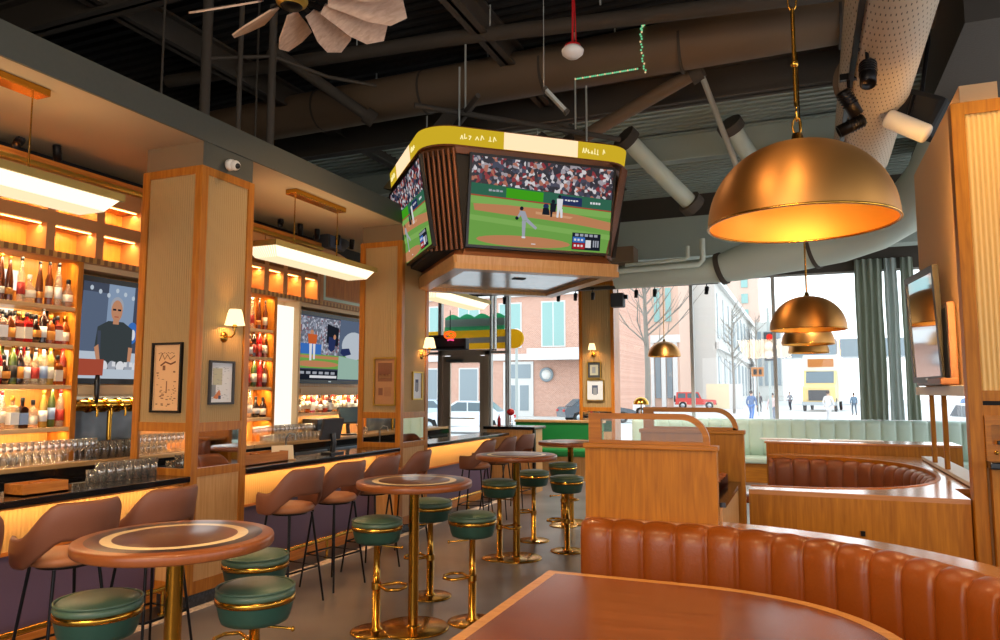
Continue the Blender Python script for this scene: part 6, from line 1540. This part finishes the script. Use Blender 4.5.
b = MB(); b.box(-9.0,-8.9,17.4,17.6,2.9,3.2); b.box(-7.0,-6.9,17.4,17.6,2.9,3.2); b.build('bracket','steel_grey',t,W=True)

# ------------------------------------------------------------------ people in the street
SKIN = mat('skin','#c99a80',.6); HAIR = mat('hair_dark','#3a2a22',.8)
def skin_mesh(name, verts, edges, radii, m, parent, root=0):
    me = bpy.data.meshes.new(name); me.from_pydata(verts, edges, []); me.materials.append(m)
    o = bpy.data.objects.new(name, me); COL.objects.link(o); o.parent = parent
    sk = o.modifiers.new('skin', 'SKIN'); sk.use_smooth_shade = True
    for i, r in enumerate(radii):
        v = me.skin_vertices[0].data[i]; v.radius = (r, r*.85) if isinstance(r, float) else r; v.use_root = (i == root)
    ss = o.modifiers.new('sub', 'SUBSURF'); ss.levels = 1; ss.render_levels = 2
    return o
def person(loc, rz, label, coat, trousers, stride=.18, long=False, hat=None, k=1.):
    t = thing('person', label, 'person', loc, rz); t.scale = (k,k,k); s = stride
    mc = mat('coat_'+coat[1:], coat, .8); mt = mat('trousers_'+trousers[1:], trousers, .8)
    # whole figure in one skinned body: pelvis, spine, neck, head, arms with hands, legs with feet
    V = [(0,0,.95),(0,.0,1.15),(0,-.01,1.38),(0,0,1.50),(0,-.01,1.56),(0,-.02,1.66),(0,-.01,1.74),
         (.19,0,1.40),(.25,s*.5,1.14),(.25,s*.3-.1,.92),(.25,s*.3-.13,.82),(-.19,0,1.40),(-.25,-s*.5,1.14),(-.25,-s*.4-.08,.92),(-.25,-s*.4-.1,.82),
         (.1,0,.9),(.11,-s*.7,.5),(.11,-s*.6+.12,.09),(.11,-s*.6-.08,.03),(-.1,0,.9),(-.11,s*.5-.05,.5),(-.11,s*1.3,.1),(-.11,s*1.3-.16,.03)]
    Ed = [(0,1),(1,2),(2,3),(3,4),(4,5),(5,6),(2,7),(7,8),(8,9),(9,10),(2,11),(11,12),(12,13),(13,14),(0,15),(15,16),(16,17),(17,18),(0,19),(19,20),(20,21),(21,22)]
    Rd = [.13,.12,.14,.055,.06,.1,.07,.06,.045,.035,.035,.06,.045,.035,.035,.085,.06,.042,.04,.085,.06,.042,.04]
    skin_mesh('body', V, Ed, Rd, SKIN, t)
    JV = V[:3]+[V[3]]+[V[7],V[8],V[9],V[11],V[12],V[13]]; low = (0,0,.62 if long else .86)
    JV = [low]+JV; JE = [(0,1),(1,2),(2,3),(3,4),(3,5),(5,6),(6,7),(3,8),(8,9),(9,10)]; JR_ = [.2 if long else .165,.165,.155,.175,.07,.085,.065,.05,.085,.065,.05]
    skin_mesh('coat', JV, JE, JR_, mc, t, 1)
    TV = [V[0],V[15],V[16],V[17],V[19],V[20],V[21]]; skin_mesh('trousers', TV, [(0,1),(1,2),(2,3),(0,4),(4,5),(5,6)], [.145,.1,.075,.06,.1,.075,.06], mt, t)
    skin_mesh('shoes', [V[17],V[18],(0.11,-s*.6-.02,.06)], [(0,2),(2,1)], [.055,.05,.055], M['blackplastic'], t)
    skin_mesh('shoes', [V[21],V[22],(-.11,s*1.3-.06,.06)], [(0,2),(2,1)], [.055,.05,.055], M['blackplastic'], t)
    b = MB(); b.ell((0,.005,1.69),(.092,.105,.1),14,10); b.build('hair', hat or HAIR, t)
    b = MB(); b.ell((.035,-.115,1.665),(.012,.008,.008),6,5); b.ell((-.035,-.115,1.665),(.012,.008,.008),6,5); b.build('eye', M['blackplastic'], t)
    b = MB(); b.ell((0,-.128,1.635),(.014,.02,.022),8,6); b.ell((0,-.11,1.6),(.028,.01,.008),8,6); b.ell((.1,0,1.64),(.012,.02,.032),6,5); b.ell((-.1,0,1.64),(.012,.02,.032),6,5); b.build('face_features', SKIN, t)
    return t
person((-3.15,49.5,-.12), R(160), 'person in a blue checked jacket and jeans walking away', '#5a6f96', '#4f78b8', k=1.08)
person((-3.9,72,-.12), R(20), 'person in dark clothes walking far down the street', '#4a4246', '#39363a', k=1.02)
person((1.3,50,-.12), R(150), 'person in a long pale coat crossing before the truck', '#d6d0cf', '#c9c6c6', long=True, k=1.08)
person((-1.75,45.5,-.12), R(-20), 'person in a pale pink coat near the traffic signal', '#d3b9b4', '#8b8f9a', long=True)
person((-1.45,82,-.12), R(-30), 'person in a grey coat beyond the traffic signal', '#8a8e98', '#4d505a', k=1.05)
person((3.6,66,-.12), R(190), 'person in a slate jacket walking past the truck', '#6b7f92', '#5a636e')
person((7.1,41,-.12), R(170), 'person in blue jacket and jeans seen through the wall pass', '#6f86ac', '#5d86c4', k=1.05)

# ------------------------------------------------------------------ light
w = bpy.data.worlds.new('sky'); sc.world = w; w.use_nodes = True; nt = w.node_tree; bg = nt.nodes['Background']
tc = nt.nodes.new('ShaderNodeTexCoord'); sx = nt.nodes.new('ShaderNodeSeparateXYZ'); rp = nt.nodes.new('ShaderNodeValToRGB')
rp.color_ramp.elements[0].position = .0; rp.color_ramp.elements[0].color = (.95,.97,1,1); rp.color_ramp.elements[1].position = .6; rp.color_ramp.elements[1].color = (.78,.88,1,1)
nt.links.new(tc.outputs['Generated'], sx.inputs[0]); nt.links.new(sx.outputs[2], rp.inputs[0]); nt.links.new(rp.outputs[0], bg.inputs['Color'])
bg.inputs['Strength'].default_value = 2.8
# fill lights without fixtures, added to brighten the room
for x, y, p in ((-2.2,1.0,130),(-2.9,6.0,110),(-.2,.6,110),(-2.6,9.5,90)):
    light('added_fill_spot','SPOT',(x,y,5.3),p*2.6,'#ffcf98',.08,spot=120)
for x, y, p in ((-4.4,13.6,300),(-2.2,13.7,280),(.3,11.6,200)): light('added_fill_spot','SPOT',(x,y,3.5),p,'#fff0dc',.08,spot=130)  # added to brighten the area by the windows, no fixtures there
light('column_downlight','SPOT',(1.35,4.3,5.2),330,'#ffcf8e',.06,spot=50,target=(1.5,5.92,2.3))
light('added_fill_area','AREA',(-1.5,-2.0,3.6),170,'#ffd9aa',2.2,1.2,rot=(R(40),0,R(10)))  # unseen fill added behind the camera, standing for other room lamps
light('dome_lamp','POINT',(.01,3.38,2.6),26,'#ffc988',.05)
for y in (9.16,11.98,14.6): light('dome_lamp','POINT',(.07,y,2.6),8,'#ffb866',.04)
vs = sc.view_settings; vs.view_transform = 'Standard'; vs.look = 'None'; vs.exposure = 0; vs.gamma = 1; vs.use_curve_mapping = False
sc.cycles.max_bounces = 8; sc.cycles.transparent_max_bounces = 24; sc.cycles.sample_clamp_indirect = 6; sc.cycles.caustics_reflective = False; sc.cycles.caustics_refractive = False
sc.cycles.use_denoising = True
